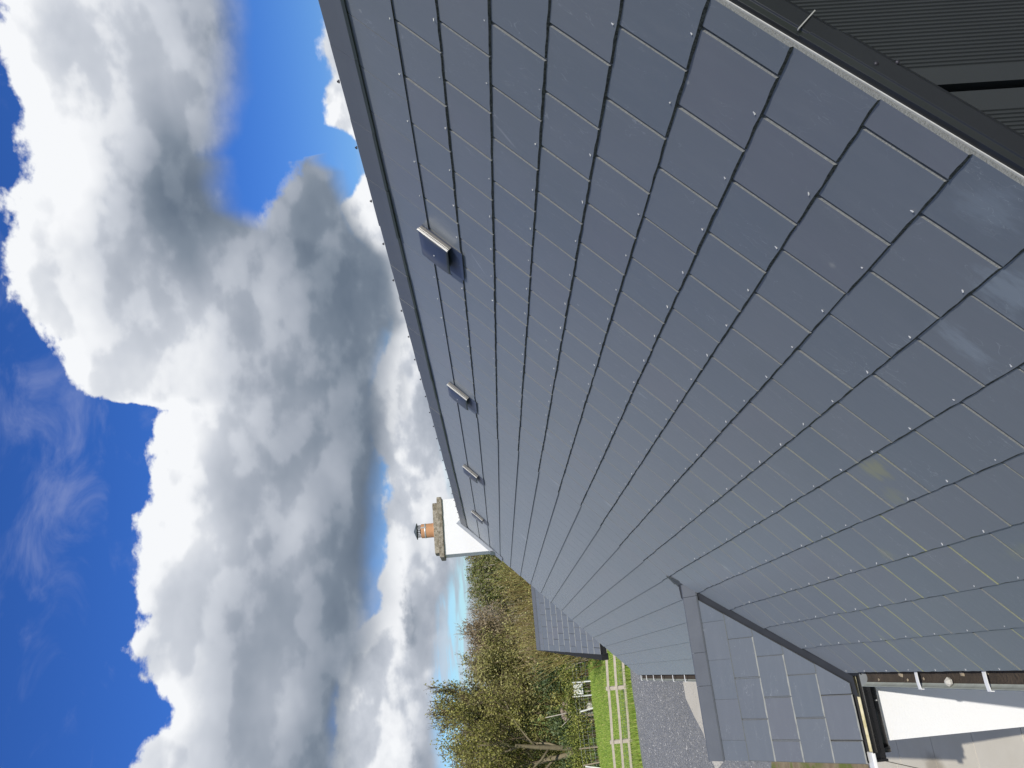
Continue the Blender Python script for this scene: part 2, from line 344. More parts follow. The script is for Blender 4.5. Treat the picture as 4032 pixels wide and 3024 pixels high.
M_TERRA = simple('terracotta', (0.42, 0.215, 0.10), 0.75, var=0.18, scale=14)
M_IRON = simple('dark_metal', (0.035, 0.033, 0.040), 0.45, 0.4)
M_COWL = simple('cowl_metal', (0.10, 0.12, 0.125), 0.4, 0.4)
M_TIMBER = simple('timber', (0.50, 0.44, 0.35), 0.8, var=0.35, scale=7, bumpk=0.3)
M_OLDWOOD = simple('old_timber', (0.30, 0.245, 0.17), 0.85, var=0.4, scale=6, bumpk=0.3)
M_WIRE = simple('galvanised_wire', (0.42, 0.46, 0.42), 0.5, 0.6)
M_WHITE = simple('white_paint', (0.80, 0.80, 0.78), 0.6, var=0.05)
M_STONE = simple('pale_stone', (0.50, 0.48, 0.42), 0.9, var=0.35, scale=6, bumpk=0.5, bd=0.02)
M_BROWNSTONE = simple('brown_stone', (0.26, 0.20, 0.15), 0.9, var=0.4, scale=5, bumpk=0.5, bd=0.02)
def render_fn(q, b):
    p = pos(q); n = q.noise(p, 3.0, 5, 0.6); f = q.noise(p, 70.0, 5, 0.65)
    q.put(q.mix(n, (0.70, 0.70, 0.685), (0.74, 0.74, 0.73)), b.inputs['Base Color'])
    b.inputs['Roughness'].default_value = 0.9; b.inputs['Specular IOR Level'].default_value = 0.2
    bump(q, b, f, 0.35, 0.006)
M_RENDER = material('white_render', render_fn)
def conc_fn(q, b):
    p = pos(q); n = q.noise(p, 9.0, 8, 0.65); v = q.noise(p, 34.0, 5, 0.7)
    c = q.mix(q.smooth(n, 0.38, 0.62), (0.17, 0.145, 0.10), (0.34, 0.305, 0.24))
    c = q.mix(q.smooth(v, 0.52, 0.62, 0, 0.65), c, (0.085, 0.075, 0.055))
    c = q.mix(q.smooth(q.noise(p, 14.0, 4, 0.6), 0.64, 0.72, 0, 0.7), c, (0.50, 0.49, 0.44))
    q.put(c, b.inputs['Base Color']); b.inputs['Roughness'].default_value = 0.95; bump(q, b, v, 0.7, 0.02)
M_CAP = material('weathered_concrete', conc_fn)
def moss_fn(q, b):
    p = pos(q); n = q.noise(p, 16.0, 6, 0.65)
    q.put(q.mix(q.smooth(n, 0.35, 0.62), (0.44, 0.39, 0.20), (0.60, 0.55, 0.38)), b.inputs['Base Color']); b.inputs['Roughness'].default_value = 0.8
    bump(q, b, n, 0.4, 0.01)
M_MOSSY = material('algae_stained_gutter', moss_fn)
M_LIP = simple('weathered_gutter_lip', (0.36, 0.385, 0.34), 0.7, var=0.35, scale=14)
M_GUTTERBROWN = simple('dark_brown_gutter_inside', (0.060, 0.045, 0.032), 0.95, var=0.6, scale=9, bumpk=0.8, bd=0.02)  # dark brown for the inner wall and bottom of the main gutter
def gravel_fn(q, b):
    p = pos(q); f = q.vor(p, 26.0); n = q.noise(p, 1.1, 5, 0.6); k = q.noise(p, 45.0, 3, 0.7); k2 = q.noise(p, 14.0, 4, 0.65)
    c = q.mix(n, (0.20, 0.205, 0.21), (0.30, 0.30, 0.295))
    c = q.mix(q.smooth(k2, 0.42, 0.6, 0, 0.45), c, (0.125, 0.13, 0.14))
    c = q.mix(q.smooth(k, 0.60, 0.72, 0, 0.45), c, (0.34, 0.34, 0.32))
    mo = q.noise(q.vm('MULTIPLY', p, (2.2, 0.35, 1.0)), 0.9, 5, 0.6)
    c = q.mix(q.smooth(mo, 0.64, 0.72, 0, 0.35), c, (0.21, 0.19, 0.09))
    q.put(c, b.inputs['Base Color']); b.inputs['Roughness'].default_value = 0.55
    bump(q, b, q.m('ADD', f, k), 0.8, 0.02)
M_GRAVEL = material('gravel', gravel_fn)
def pebble_fn(q, b):
    r = rnd(q)
    q.put(q.ramp(r, [(0, (0.13, 0.135, 0.14)), (0.5, (0.22, 0.222, 0.222)), (0.9, (0.31, 0.305, 0.295)), (1.0, (0.60, 0.59, 0.56))]), b.inputs['Base Color'])
    b.inputs['Roughness'].default_value = 0.4
M_PEBBLE = material('pebbles', pebble_fn)
def grass_fn(q, b):
    p = pos(q); n = q.noise(p, 0.35, 5, 0.6); k = q.noise(q.vm('MULTIPLY', p, (9.0, 4.0, 1.0)), 1.0, 6, 0.7)
    c = q.mix(n, (0.17, 0.27, 0.035), (0.24, 0.34, 0.055))
    c = q.mix(q.smooth(k, 0.4, 0.7, 0, 0.7), c, (0.13, 0.205, 0.025))
    q.put(c, b.inputs['Base Color']); b.inputs['Roughness'].default_value = 0.8; bump(q, b, k, 0.8, 0.08)
M_GRASS = material('grass', grass_fn)
def blade_fn(q, b):
    q.put(q.ramp(rnd(q), [(0, (0.12, 0.20, 0.025)), (0.5, (0.22, 0.33, 0.045)), (0.9, (0.31, 0.38, 0.075)), (1, (0.42, 0.38, 0.15))]), b.inputs['Base Color'])
    b.inputs['Roughness'].default_value = 0.6
M_BLADE = material('grass_blades', blade_fn)
def pave_fn(q, b):
    p = pos(q); n = q.noise(p, 1.6, 7, 0.65); k = q.noise(p, 40.0, 4, 0.6); r = rnd(q)
    c = q.mix(n, (0.47, 0.42, 0.32), (0.64, 0.60, 0.51))
    c = q.mix(q.m('MULTIPLY', r, 0.3), c, (0.50, 0.49, 0.46))
    st = q.noise(p, 2.3, 6, 0.6)
    x, y, z = q.xyz(p)[0:3]
    d = q.vm('DISTANCE', q.comb(x, q.m('MULTIPLY', y, 0.6), 0.0), (-1.22, 4.74, 0.0), out=1)
    c = q.mix(q.smooth(q.m('ADD', d, q.m('MULTIPLY', st, 0.35)), 0.40, 0.24, 0, 0.55), c, (0.20, 0.16, 0.10))
    q.put(c, b.inputs['Base Color']); b.inputs['Roughness'].default_value = 0.85; bump(q, b, k, 0.2, 0.005)
M_PAVE = material('concrete_slab', pave_fn)
def soil_fn(q, b):
    p = pos(q); n = q.noise(p, 4.0, 7, 0.7); k = q.noise(p, 30.0, 4, 0.7)
    c = q.mix(q.smooth(n, 0.35, 0.65), (0.20, 0.15, 0.085), (0.30, 0.24, 0.15))
    c = q.mix(q.smooth(q.noise(p, 2.0, 4, 0.6), 0.45, 0.6), c, (0.13, 0.15, 0.03))
    q.put(c, b.inputs['Base Color']); b.inputs['Roughness'].default_value = 0.95; bump(q, b, k, 0.8, 0.02)
M_SOIL = material('mossy_soil', soil_fn)
def leaf_mat(name, cols, trans=0.25):
    def fn(q, b):
        st = [(i / (len(cols) - 1), c) for i, c in enumerate(cols)]
        q.put(q.ramp(rnd(q), st), b.inputs['Base Color']); b.inputs['Roughness'].default_value = 0.6
        b.inputs['Transmission Weight'].default_value = 0.0
        b.inputs['Subsurface Weight'].default_value = 0.0
    return material(name, fn)
M_LEAF = {
 'olive': leaf_mat('olive_leaves', [(0.085, 0.086, 0.020), (0.165, 0.160, 0.040), (0.25, 0.235, 0.07), (0.35, 0.32, 0.12)]),
 'spring': leaf_mat('spring_leaves', [(0.085, 0.082, 0.016), (0.165, 0.160, 0.032), (0.26, 0.245, 0.055), (0.36, 0.33, 0.10)]),
 'ivy': leaf_mat('ivy_leaves', [(0.065, 0.087, 0.017), (0.123, 0.145, 0.032), (0.203, 0.196, 0.058), (0.290, 0.246, 0.087)]),
 'dark': leaf_mat('evergreen_leaves', [(0.029, 0.051, 0.014), (0.058, 0.087, 0.026), (0.109, 0.145, 0.043)]),
 'buds': leaf_mat('brown_buds', [(0.123, 0.090, 0.051), (0.203, 0.152, 0.087), (0.304, 0.239, 0.138)]),
 'willow': leaf_mat('willow_shoots', [(0.14, 0.095, 0.03), (0.21, 0.155, 0.05), (0.29, 0.25, 0.08), (0.34, 0.34, 0.11)]),
 'hedge': leaf_mat('hedge_leaves', [(0.06, 0.085, 0.014), (0.13, 0.16, 0.024), (0.23, 0.25, 0.04), (0.36, 0.35, 0.09)]),
}
M_BARK = simple('bark', (0.20, 0.155, 0.095), 0.9, var=0.45, scale=5, bumpk=0.6, bd=0.02)
M_PALEBARK = simple('pale_bark', (0.42, 0.38, 0.31), 0.85, var=0.35, scale=4, bumpk=0.4)
M_MIDBARK = simple('lichened_bark', (0.19, 0.16, 0.095), 0.9, var=0.5, scale=6, bumpk=0.6, bd=0.02)
M_TWIG = simple('twigs', (0.15, 0.11, 0.065), 0.85, var=0.3, scale=3, bumpk=0)
M_PALETWIG = simple('pale_twigs', (0.34, 0.30, 0.235), 0.85, var=0.3, scale=3, bumpk=0)

# ------------------------------------------------------------------ ground
GZ = -2.3
def sheet(name, poly, z, mat, kind='structure'):
    m = MB(); m.add([(x, y, z) for x, y in poly], [list(range(len(poly)))]); o = m.build(name, mat); o['kind'] = kind; return o
ring = [(2500 * math.cos(i * math.pi / 32), 2500 * math.sin(i * math.pi / 32)) for i in range(64)]
sheet('ground', ring, GZ - 0.012, M_GRASS)
edge_pts = [(-14 + i * 0.5, 29.15 + 0.16 * math.sin(i * 1.7) + 0.1 * math.sin(i * 0.61)) for i in range(60)]
sheet('gravel_yard', [(-14, -12), (16, -12)] + edge_pts[::-1], GZ - 0.004, M_GRAVEL)
ap = [(0.15, 14.2), (0.15, 20.3), (-0.4, 20.3), (-0.8, 20.25), (-1.2, 19.6), (-1.55, 18.9), (-2.0, 18.65), (-2.3, 18.2), (-1.7, 16.5), (-1.25, 14.8), (-0.9, 14.2)]
sheet('concrete_apron', ap, GZ + 0.004, M_PAVE)
bed = [(-1.34, 9.75), (-1.66, 13.9), (-1.9, 14.05), (-3.6, 14.2), (-3.6, 9.6)]
sheet('soil_bed', bed, GZ + 0.005, M_SOIL)
pv = mobj('paving', None) if False else None
pb = MB(); pb.add([(-3.2, 1.0, GZ), (0.1, 1.0, GZ), (0.1, 9.6, GZ), (-3.2, 9.6, GZ)], [(0, 1, 2, 3)])
paving = pb.build('paving', M_UNDER); paving['kind'] = 'structure'; WM[paving.name] = Matrix.Identity(4)
xs = [-3.2, -2.45, -1.85, -1.25, -0.6, 0.1]; 
for i in range(5):
    y = 1.0 + (i % 2) * 0.0
    for j in range(10):
        y0 = 1.0 + j * 0.86 + (0.0 if i % 2 else 0.12); y1 = min(y0 + 0.86, 9.6)
        m = MB(); m.box(xs[i] + 0.005, xs[i + 1] - 0.005, y0 + 0.005, y1 - 0.005, GZ + 0.001, GZ + 0.022 + 0.003 * random.random())
        m.build('paving_slab', M_PAVE, paving)
# pebbles
def scatter_pebbles():
    V, F, RN = [], [], []
    base = np.array([(1, 0, 0), (-1, 0, 0), (0, 1, 0), (0, -1, 0), (0, 0, 1), (0, 0, -.2)], float)
    fc = [(0, 2, 4), (2, 1, 4), (1, 3, 4), (3, 0, 4)]
    n = 0
    for _ in range(26000):
        y = 9.5 + 19.4 * RNG.random() ** 0.8; x = -0.05 - RNG.random() * (1.3 + 0.14 * (y - 9))
        if x < -1.3 and 9.6 < y < 14.1: continue
        if -2.2 < x and 14.2 < y < 20.2 and x > -2.3 + (20.2 - y) * 0.05 and RNG.random() < 0.85 and x > -1.3: continue
        r = (0.006 + 0.010 * RNG.random() ** 2) * (1.0 + 0.02 * (y - 9))
        a = RNG.random() * 6.28; ca, sa = math.cos(a), math.sin(a)
        p = base * np.array([r * (0.7 + RNG.random()), r * (0.7 + RNG.random()), r * (0.4 + 0.5 * RNG.random())])
        p = np.stack([p[:, 0] * ca - p[:, 1] * sa + x, p[:, 0] * sa + p[:, 1] * ca + y, p[:, 2] + GZ], 1)
        b = len(V); V.extend(map(tuple, p)); F.extend([(i + b, j + b, k + b) for i, j, k in fc]); q = RNG.random(); RN.extend([0.001 + 0.99 * q] * 4)
    m = MB(); m.v = V; m.f = F; m.mi = [0] * len(F); m.sm = [False] * len(F); m.rnd = RN
    return tag(m.build('pebbles', M_PEBBLE), 'loose grey and white pebbles strewn over the gravel yard', 'gravel', kind='stuff')
scatter_pebbles()
def scatter_grass():
    V, F, RN = [], [], []
    def blade(x, y, h, w):
        a = RNG.random() * 6.28; lean = 0.35 * h
        lx, ly = (RNG.random() - .5) * lean, (RNG.random() - .5) * lean
        b = len(V); V.extend([(x - w * math.cos(a), y - w * math.sin(a), GZ - 0.01), (x + w * math.cos(a), y + w * math.sin(a), GZ - 0.01), (x + lx, y + ly, GZ + h)])
        F.append((b, b + 1, b + 2)); RN.append(0.001 + 0.99 * RNG.random())
    for _ in range(16000):                      # long grass along the edge of the gravel and under the fence
        x = -9 + 12 * RNG.random(); y = 29.15 + 1.7 * RNG.random() ** 1.6
        blade(x, y, 0.10 + 0.20 * RNG.random(), 0.012)
    for _ in range(42000):
        x = -9 + 12 * RNG.random(); y = 30 + 13.5 * RNG.random()
        blade(x, y, 0.03 + 0.06 * RNG.random(), 0.016)
    for _ in range(1800):
        y = 9.7 + 4.3 * RNG.random(); x = -1.5 - 0.6 * RNG.random() - (y - 9.7) * 0.06
        if RNG.random() < (12.4 - y) / 2.5: blade(x, y, 0.02 + 0.05 * RNG.random(), 0.006)
    m = MB(); m.v = V; m.f = F; m.mi = [0] * len(F); m.sm = [False] * len(F); m.rnd = RN
    return tag(m.build('grass', M_BLADE), 'bright green field grass with longer tufts along the gravel', 'grass', kind='stuff')
scatter_grass()

# ------------------------------------------------------------------ slates
def slate_rect_mesh(name, w, L, seed, wob=1.0, sawn=False):
    """one slate: x up the slope from the tail, y across, chipped dressed edges"""
    r = random.Random(seed); nt, ns = 6, 3; ch = 0.0050; ct = 0.0070
    hb = lambda d: 0.008 - 0.0306 * d
    ht = lambda d: 0.0155 - 0.0306 * d
    out, inn = [], []
    def j(k=1.0): return (r.random() - .5) * 0.0022 * k * wob
    for i in range(nt + 1):
        y = w * i / nt; e = (i in (0, nt))
        out.append((j(), y)); inn.append((ct + j(1.8), min(max(y, ch if not sawn else 0.0008), w - ch)))
    for i in range(1, ns):
        x = L * i / ns; out.append((x, w + j(.6))); inn.append((x, w - ch + j(1.4)))
    out.append((L, w)); inn.append((L, w - ch)); c0 = 0.0008 if sawn else ch; out.append((L, 0)); inn.append((L, c0))
    for i in range(ns - 1, 0, -1):
        x = L * i / ns; out.append((x, j(.6))); inn.append((x, c0 + j(1.4 if not sawn else .3)))
    n = len(out)
    vs = [(x, y, hb(x)) for x, y in out] + [(x, y, ht(x)) for x, y in inn]
    m = MB(); m.add(vs, [list(range(n, 2 * n))], 0)
    m.add([], [], 0)
    b = 0
    for i in range(n):
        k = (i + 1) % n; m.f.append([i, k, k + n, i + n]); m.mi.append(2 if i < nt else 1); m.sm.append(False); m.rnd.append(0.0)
    return m
def clip(poly, a, b, c_):
    """keep a*x+b*y<=c"""
    out = []
    for i in range(len(poly)):
        p, q = poly[i], poly[(i + 1) % len(poly)]
        fp, fq = a * p[0] + b * p[1] - c_, a * q[0] + b * q[1] - c_
        if fp <= 0: out.append(p)
        if (fp < 0) != (fq < 0) and abs(fp - fq) > 1e-12:
            t = fp / (fp - fq); out.append((p[0] + t * (q[0] - p[0]), p[1] + t * (q[1] - p[1])))
    return out
def slate_poly_mesh(poly, s0, a0):
    hb = lambda d: 0.008 - 0.0306 * d
    ht = lambda d: 0.0155 - 0.0306 * d
    n = len(poly); l = [(x - s0, y - a0) for x, y in poly]
    ar = sum(l[i][0] * l[(i + 1) % n][1] - l[(i + 1) % n][0] * l[i][1] for i in range(n))
    if ar < 0: l = l[::-1]
    m = MB(); m.add([(x, y, hb(x)) for x, y in l] + [(x, y, ht(x)) for x, y in l], [list(range(n, 2 * n))], 0)
    for i in range(n):
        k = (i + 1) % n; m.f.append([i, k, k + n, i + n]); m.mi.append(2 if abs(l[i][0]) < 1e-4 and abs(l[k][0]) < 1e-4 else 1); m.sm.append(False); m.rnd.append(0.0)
    return m
FULL = {}
def full_slate(k, w, mats):
    key = (k, w, mats[2].name)
    if key not in FULL: FULL[key] = slate_rect_mesh('slate', w, 0.5, 100 + k).mesh('slate', mats)
    return FULL[key]
def frame(origin, S, A, N):
    F = Matrix.Identity(4)
    for i in range(3): F[i][0], F[i][1], F[i][2], F[i][3] = S[i], A[i], N[i], origin[i]
    return F
def px_size(P):
    d = P - CAM_POS; z = d.dot(ROW_F)
    if z < 0.2: return 0, 9, 9
    return 1.0 / (z * z), d.dot(ROW_D) / z, d.dot(ROW_R) / z
def lay_slates(parent, origin, S, A, N, courses, stag, a_lo, a_hi, cuts=(), keep=None, limit=300, s_top=1e9, rivet=None, s_shift=0.0, mats=None):
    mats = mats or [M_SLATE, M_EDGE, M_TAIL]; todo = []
    for c in range(courses):
        s0 = c * SG + (s_shift if c == 0 else 0.0)
        off = stag(c); j0 = math.floor((a_lo - off) / SW) - 1; j1 = math.ceil((a_hi - off) / SW) + 1
        for jn in range(j0, j1):
            a0 = max(off + jn * SW, a_lo); a1 = min(off + (jn + 1) * SW, a_hi)
            if a1 - a0 < 0.012: continue
            s1 = min(s0 + 0.5, s_top)
            mid = Vector(origin) + S * (s0 + SG / 2) + A * ((a0 + a1) / 2)
            rect = [(s0, a0 + 0.002), (s0, a1 - 0.002), (s1, a1 - 0.002), (s1, a0 + 0.002)]
            poly, cut = rect, (s1 < s0 + 0.5)
            dead = False
            pieces = [rect]
            for cf in cuts:                          # each cut maps a polygon to a list of polygons
                nxt = []
                for q in pieces: nxt += cf(q)
                if nxt != pieces: cut = True
                pieces = nxt
            for q in pieces:
                if len(q) < 3: continue
                ar = abs(sum(q[i][0] * q[(i + 1) % len(q)][1] - q[(i + 1) % len(q)][0] * q[i][1] for i in range(len(q)))) / 2
                if ar < 0.0008: continue
                sz, v, u = px_size(mid); vis = abs(v) < 0.68 and abs(u) < 0.51
                todo.append((sz * (1.0 if vis else 0.001) * min(1, ar / 0.1), c, jn, s0, a0, a1, q, cut))
    todo.sort(key=lambda t: -t[0])
    rest = MB()
    for n, (sz, c, jn, s0, a0, a1, q, cut) in enumerate(todo):
        w = round(a1 - a0 - 0.004, 4); isfull = (not cut) and abs(w - (SW - 0.004)) < 1e-3
        rr = random.Random(c * 977 + jn * 13 + 5)
        F = frame(Vector(origin) + S * s0 + A * (a0 + 0.002) + N * 0.0, S, A, N)
        tilt = Matrix.Translation(((rr.random() - .5) * 0.0024, (rr.random() - .5) * 0.0016, rr.random() * 0.0012)) @ Matrix.Rotation((rr.random() - .5) * 0.007, 4, 'Z') @ Matrix.Rotation((rr.random() - .5) * 0.007, 4, 'X')
        if n < limit:
            if isfull: me = full_slate(rr.randrange(12), SW - 0.004, mats)
            elif not cut: me = slate_rect_mesh('slate', w, 0.5, c * 31 + jn, sawn=(a0 <= a_lo + 1e-6)).mesh('slate', mats)
            else: me = slate_poly_mesh(q, s0, a0 + 0.002).mesh('slate', mats); tilt = Matrix.Identity(4)
            mobj('slate', me, parent, F @ tilt)
        else:
            m = slate_poly_mesh(q, s0, a0 + 0.002)
            b = len(rest.v); rest.v.extend([tuple(F @ Vector(p)) for p in m.v]); rv = 0.01 + 0.98 * rr.random()
            for f, mi in zip(m.f, m.mi): rest.f.append([i + b for i in f]); rest.mi.append(mi); rest.sm.append(False); rest.rnd.append(rv)
    if rest.f:
        o = rest.build('slates', mats, parent); o['kind'] = 'stuff'
    if rivet:
        rv = MB()
        for sz, c, jn, s0, a0, a1, q, cut in todo:
            if sz < rivet: continue
            a = (a0 + a1) / 2 if (a1 - a0) > 0.2 else None
            if a is None: continue
            rr = random.Random(c * 7 + jn * 131)
            P = Vector(origin) + S * (s0 + 0.024 + 0.004 * rr.random()) + A * (a + 0.006 * (rr.random() - .5)) + N * 0.0135
            if cut and clip([(0, 0)], 0, 0, 1) is None: continue
            if rr.random() < 0.06: continue
            L = 0.008 + 0.006 * rr.random(); d = (S * -0.75 + N * (0.25 + 0.5 * rr.random()) + A * (rr.random() - .5) * 1.1).normalized()
            u = d.cross(A).normalized() * 0.0014; w_ = A * 0.0016
            rv.add([P - u - w_, P + u - w_, P + u + w_, P - u + w_, P + d * L - u - w_, P + d * L + u - w_, P + d * L + u + w_, P + d * L - u + w_],
                   [(4, 5, 6, 7), (0, 1, 5, 4), (1, 2, 6, 5), (2, 3, 7, 6), (3, 0, 4, 7)])
        if rv.f: o = rv.build('rivets', M_STEEL, parent); o['kind'] = 'stuff'

# ------------------------------------------------------------------ the house
house = empty('cottage', (2.9, 6.6, GZ), 'long slate roofed cottage with a white chimney and small gabled porch, filling the foreground', 'house')
V_END, F_END = -0.102, 13.34
RIDGE_S = 16.78 * SG
RX, RZ = RIDGE_S * CT, RIDGE_S * ST
roof_m = MB()
for h0, h1 in ((-0.10, -0.016),):
    for sgn in (1, -1):
        pts = []
        def Q(s, h): 
            p = RP(0, s, h); return (p.x if sgn > 0 else 2 * RX - p.x, p.z)
        a_, b_, c2, d2 = Q(-0.01, h0), Q(RIDGE_S, h0), Q(RIDGE_S, h1), Q(-0.01, h1)
        poly = [Vector((q[0], V_END + 0.04, q[1])) for q in (a_, b_, c2, d2)]
        if sgn > 0: roof_m.prism(poly, (0, F_END - V_END - 0.06, 0))
        else: roof_m.prism(poly, (0, F_END - V_END - 0.06, 0))
roof = roof_m.build('roof', M_UNDER, house)
m = MB()                                           # far slope, out of sight from the yard
p0, p1 = RP(0, -0.02, 0.01), RP(0, RIDGE_S, 0.01)
m.prism([(2 * RX - p0.x, V_END, p0.z), (2 * RX - p1.x, V_END, p1.z), (2 * RX - p1.x, V_END, p1.z - 0.014), (2 * RX - p0.x, V_END, p0.z - 0.014)], (0, F_END - V_END, 0))
m.build('rear_slope', M_SLATE, house)

PY_R, PZ_R, PY_E, PZ_E = 5.36, 0.775, 4.29, -0.02    # porch ridge and eaves lines
PK = (PZ_R - PZ_E) / (PY_R - PY_E); PT = math.atan(PK)
def valley_s(a): return ((a - PY_E) * PK + PZ_E) / ST         # slope distance where the porch roof meets the main roof
def porch_cut(poly):
    # remove the part of a slate that lies under the porch roof (with a 45 mm gap for the valley lining)
    gap = 0.060
    near = clip(poly, -PK / 1.0 * 0 - 0, 0, 1e9)
    k = PK / ST; s_e = (PZ_E) / ST
    # near side keeps s >= k*(a-PY_E)+s_e - ... i.e. a <= PY_E + (s - s_e)/k - gap
    up = PZ_R / ST
    above = clip(poly, -1, 0, -(up + 0.03))
    below = clip(poly, 1, 0, up + 0.03)
    out = []
    if len(below) < 3: return [poly]
    n = clip(below, -1 / k, 1, PY_E - s_e / k - gap)
    f = clip(below, -1 / k, -1, -(2 * PY_R - PY_E) - s_e / k - gap)
    if len(n) >= 3: out.append(n)
    if len(f) >= 3: out.append(f)
    if len(above) >= 3: out.append(above)
    full = abs(sum(poly[i][0] * poly[(i + 1) % len(poly)][1] - poly[(i + 1) % len(poly)][0] * poly[i][1] for i in range(len(poly)))) / 2
    na = sum(abs(sum(q[i][0] * q[(i + 1) % len(q)][1] - q[(i + 1) % len(q)][0] * q[i][1] for i in range(len(q)))) / 2 for q in out[:1])
    if out and abs(na - full) < 1e-6: return [poly]
    if len(above) >= 3 and len(below) >= 3 and len(n) >= 3:
        # straddles the apex height: keep whole if nothing is cut away
        nb = abs(sum(below[i][0] * below[(i + 1) % len(below)][1] - below[(i + 1) % len(below)][0] * below[i][1] for i in range(len(below)))) / 2
        nn = abs(sum(n[i][0] * n[(i + 1) % len(n)][1] - n[(i + 1) % len(n)][0] * n[i][1] for i in range(len(n)))) / 2
        if abs(nb - nn) < 1e-6: return [poly]
    return out
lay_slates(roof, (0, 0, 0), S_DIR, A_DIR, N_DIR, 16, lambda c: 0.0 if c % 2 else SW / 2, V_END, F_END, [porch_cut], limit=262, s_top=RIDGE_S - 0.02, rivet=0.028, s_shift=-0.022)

m = MB(); m.prism([RP(V_END - 0.003, -0.03, -0.0065), RP(V_END + 0.14, -0.03, -0.0165), RP(V_END + 0.14, RIDGE_S - .03, -0.0165), RP(V_END - 0.003, RIDGE_S - .03, -0.0065)], N_DIR * 0.0035); m.build('undercloak', M_CUT, house)
# ridge tiles, half a metre each, with a screw in the middle
def ridge_tile_mesh(L, wing, sl, screw=True, t=0.011):
    m = MB(); c_, s_ = math.cos(sl), math.sin(sl); n = 5
    prof = []
    for sgn in (-1, 1):
        for q in ([1.0, 0.72, 0.12] if sgn < 0 else [0.12, 0.72, 1.0]):
            prof.append((sgn * wing * q * c_, -wing * q * s_ + (0.004 if q < 0.2 else 0)))
    outer = prof; inner = [(x * 0.985, z - t * 1.25) for x, z in prof]
    vs = [(x, y, z) for y in (0.0015, L - 0.0015) for x, z in outer] + [(x, y, z) for y in (0.0015, L - 0.0015) for x, z in inner]
    k = len(prof); F = []
    for i in range(k - 1):
        F.append([i, i + 1, k + i + 1, k + i]); F.append([2 * k + i, 3 * k + i, 3 * k + i + 1, 2 * k + i + 1])
        F.append([i, 2 * k + i, 2 * k + i + 1, i + 1]); F.append([k + i, k + i + 1, 3 * k + i + 1, 3 * k + i])
    F.append([0, k, 3 * k, 2 * k]); F.append([k - 1, 3 * k - 1, 4 * k - 1, 2 * k - 1])
    m.add(vs, F)
    if screw: m.lathe((0, L * 0.5, 0.0), [(0.0, 0.009), (0.005, 0.008), (0.005, 0.003), (0.009, 0.002), (0.009, -0.004)], 6, 1)
    return m
rt = ridge_tile_mesh(0.5, 0.165, TH).mesh('ridge_tile', [M_RIDGE, M_IRON])
y = 0.157 - 0.5
first = True
RTZ = 16.93 * SG * ST + 0.010; RTX = RX
while y < 12.9:
    if y + 0.5 > V_END:
        if y < V_END: me = ridge_tile_mesh(0.5 + y - V_END, 0.165, TH, False).mesh('ridge_tile', [M_RIDGE, M_IRON]); yy = V_END
        elif y + 0.5 > 12.92: me = ridge_tile_mesh(12.92 - y, 0.165, TH, False).mesh('ridge_tile', [M_RIDGE, M_IRON]); yy = y
        else: me = rt; yy = y
        mobj('ridge_tile', me, roof, Matrix.Translation((RTX + (random.random() - .5) * 0.004, yy, RTZ + (random.random() - .5) * 0.005)) @ Matrix.Rotation((random.random() - .5) * 0.012, 4, 'Z') @ Matrix.Rotation((random.random() - .5) * 0.010, 4, 'X'))
    y += 0.5

# walls
m = MB()
wx0, wx1 = 0.14, 2 * RX - 0.14
poly = [(wx0, 0, GZ), (wx1, 0, GZ), (wx1, 0, -0.02), (RX, 0, RZ - 0.16), (wx0, 0, -0.02)]
m.prism([(x, 0.0, z) for x, _, z in poly], (0, 13.28, 0)); m.build('wall', M_RENDER, house)
m = MB(); m.box(0.05, 0.138, V_END + 0.02, PY_E + 0.1, -0.16, -0.012); m.box(0.05, 0.138, 2 * PY_R - PY_E, F_END - 0.03, -0.16, -0.012); m.build('fascia', M_BLACK, house)

# gable cladding: ribbed sheets each side of an open joint
def ribbed(x0, x1, flat0, flat1, name, parent):
    m = MB(); y0 = -0.085; top = lambda x: min(x, 2 * RX - x) * math.tan(TH) - 0.05
    xs_, ys_ = [x0, x0 + flat0], [y0, y0]
    x = x0 + flat0; pitch = 0.0118
    while x < x1 - flat1 - pitch:
        for q, dd in ((0.25, 0.0), (0.45, 0.0035), (0.8, 0.0035), (1.0, 0.0)):
            xs_.append(x + pitch * q); ys_.append(y0 + dd)
        x += pitch
    xs_ += [x1]; ys_ += [y0]
    n = len(xs_); V = []
    for a, b in zip(xs_, ys_): V += [(a, b, GZ + 0.1), (a, b, top(a))]
    F = [[2 * i, 2 * i + 2, 2 * i + 3, 2 * i + 1] for i in range(n - 1)]
    m.add(V, F)
    m.add([(x0, y0, GZ + .1), (x0, y0, top(x0)), (x0, -0.005, top(x0)), (x0, -0.005, GZ + .1)], [(0, 1, 2, 3)])
    m.add([(x1, y0, GZ + .1), (x1, y0, top(x1)), (x1, -0.005, top(x1)), (x1, -0.005, GZ + .1)], [(3, 2, 1, 0)])
    return m.build(name, M_CLAD, parent)
ribbed(1.414, 2.50, 0.048, 0.03, 'cladding_sheet', house)
ribbed(2.522, 3.60, 0.048, 0.03, 'cladding_sheet', house)
ribbed(0.31, 1.390, 0.03, 0.055, 'cladding_sheet', house)
ribbed(3.622, 5.5, 0.048, 0.03, 'cladding_sheet', house)
m = MB(); m.prism([(0.2, 0, GZ + .05), (2 * RX - .2, 0, GZ + .05), (2 * RX - .2, 0, 0.0), (RX, 0, RZ - 0.16), (0.2, 0, 0.0)], (0, -0.004, 0)); m.build('breather_membrane', M_UNDER, house)

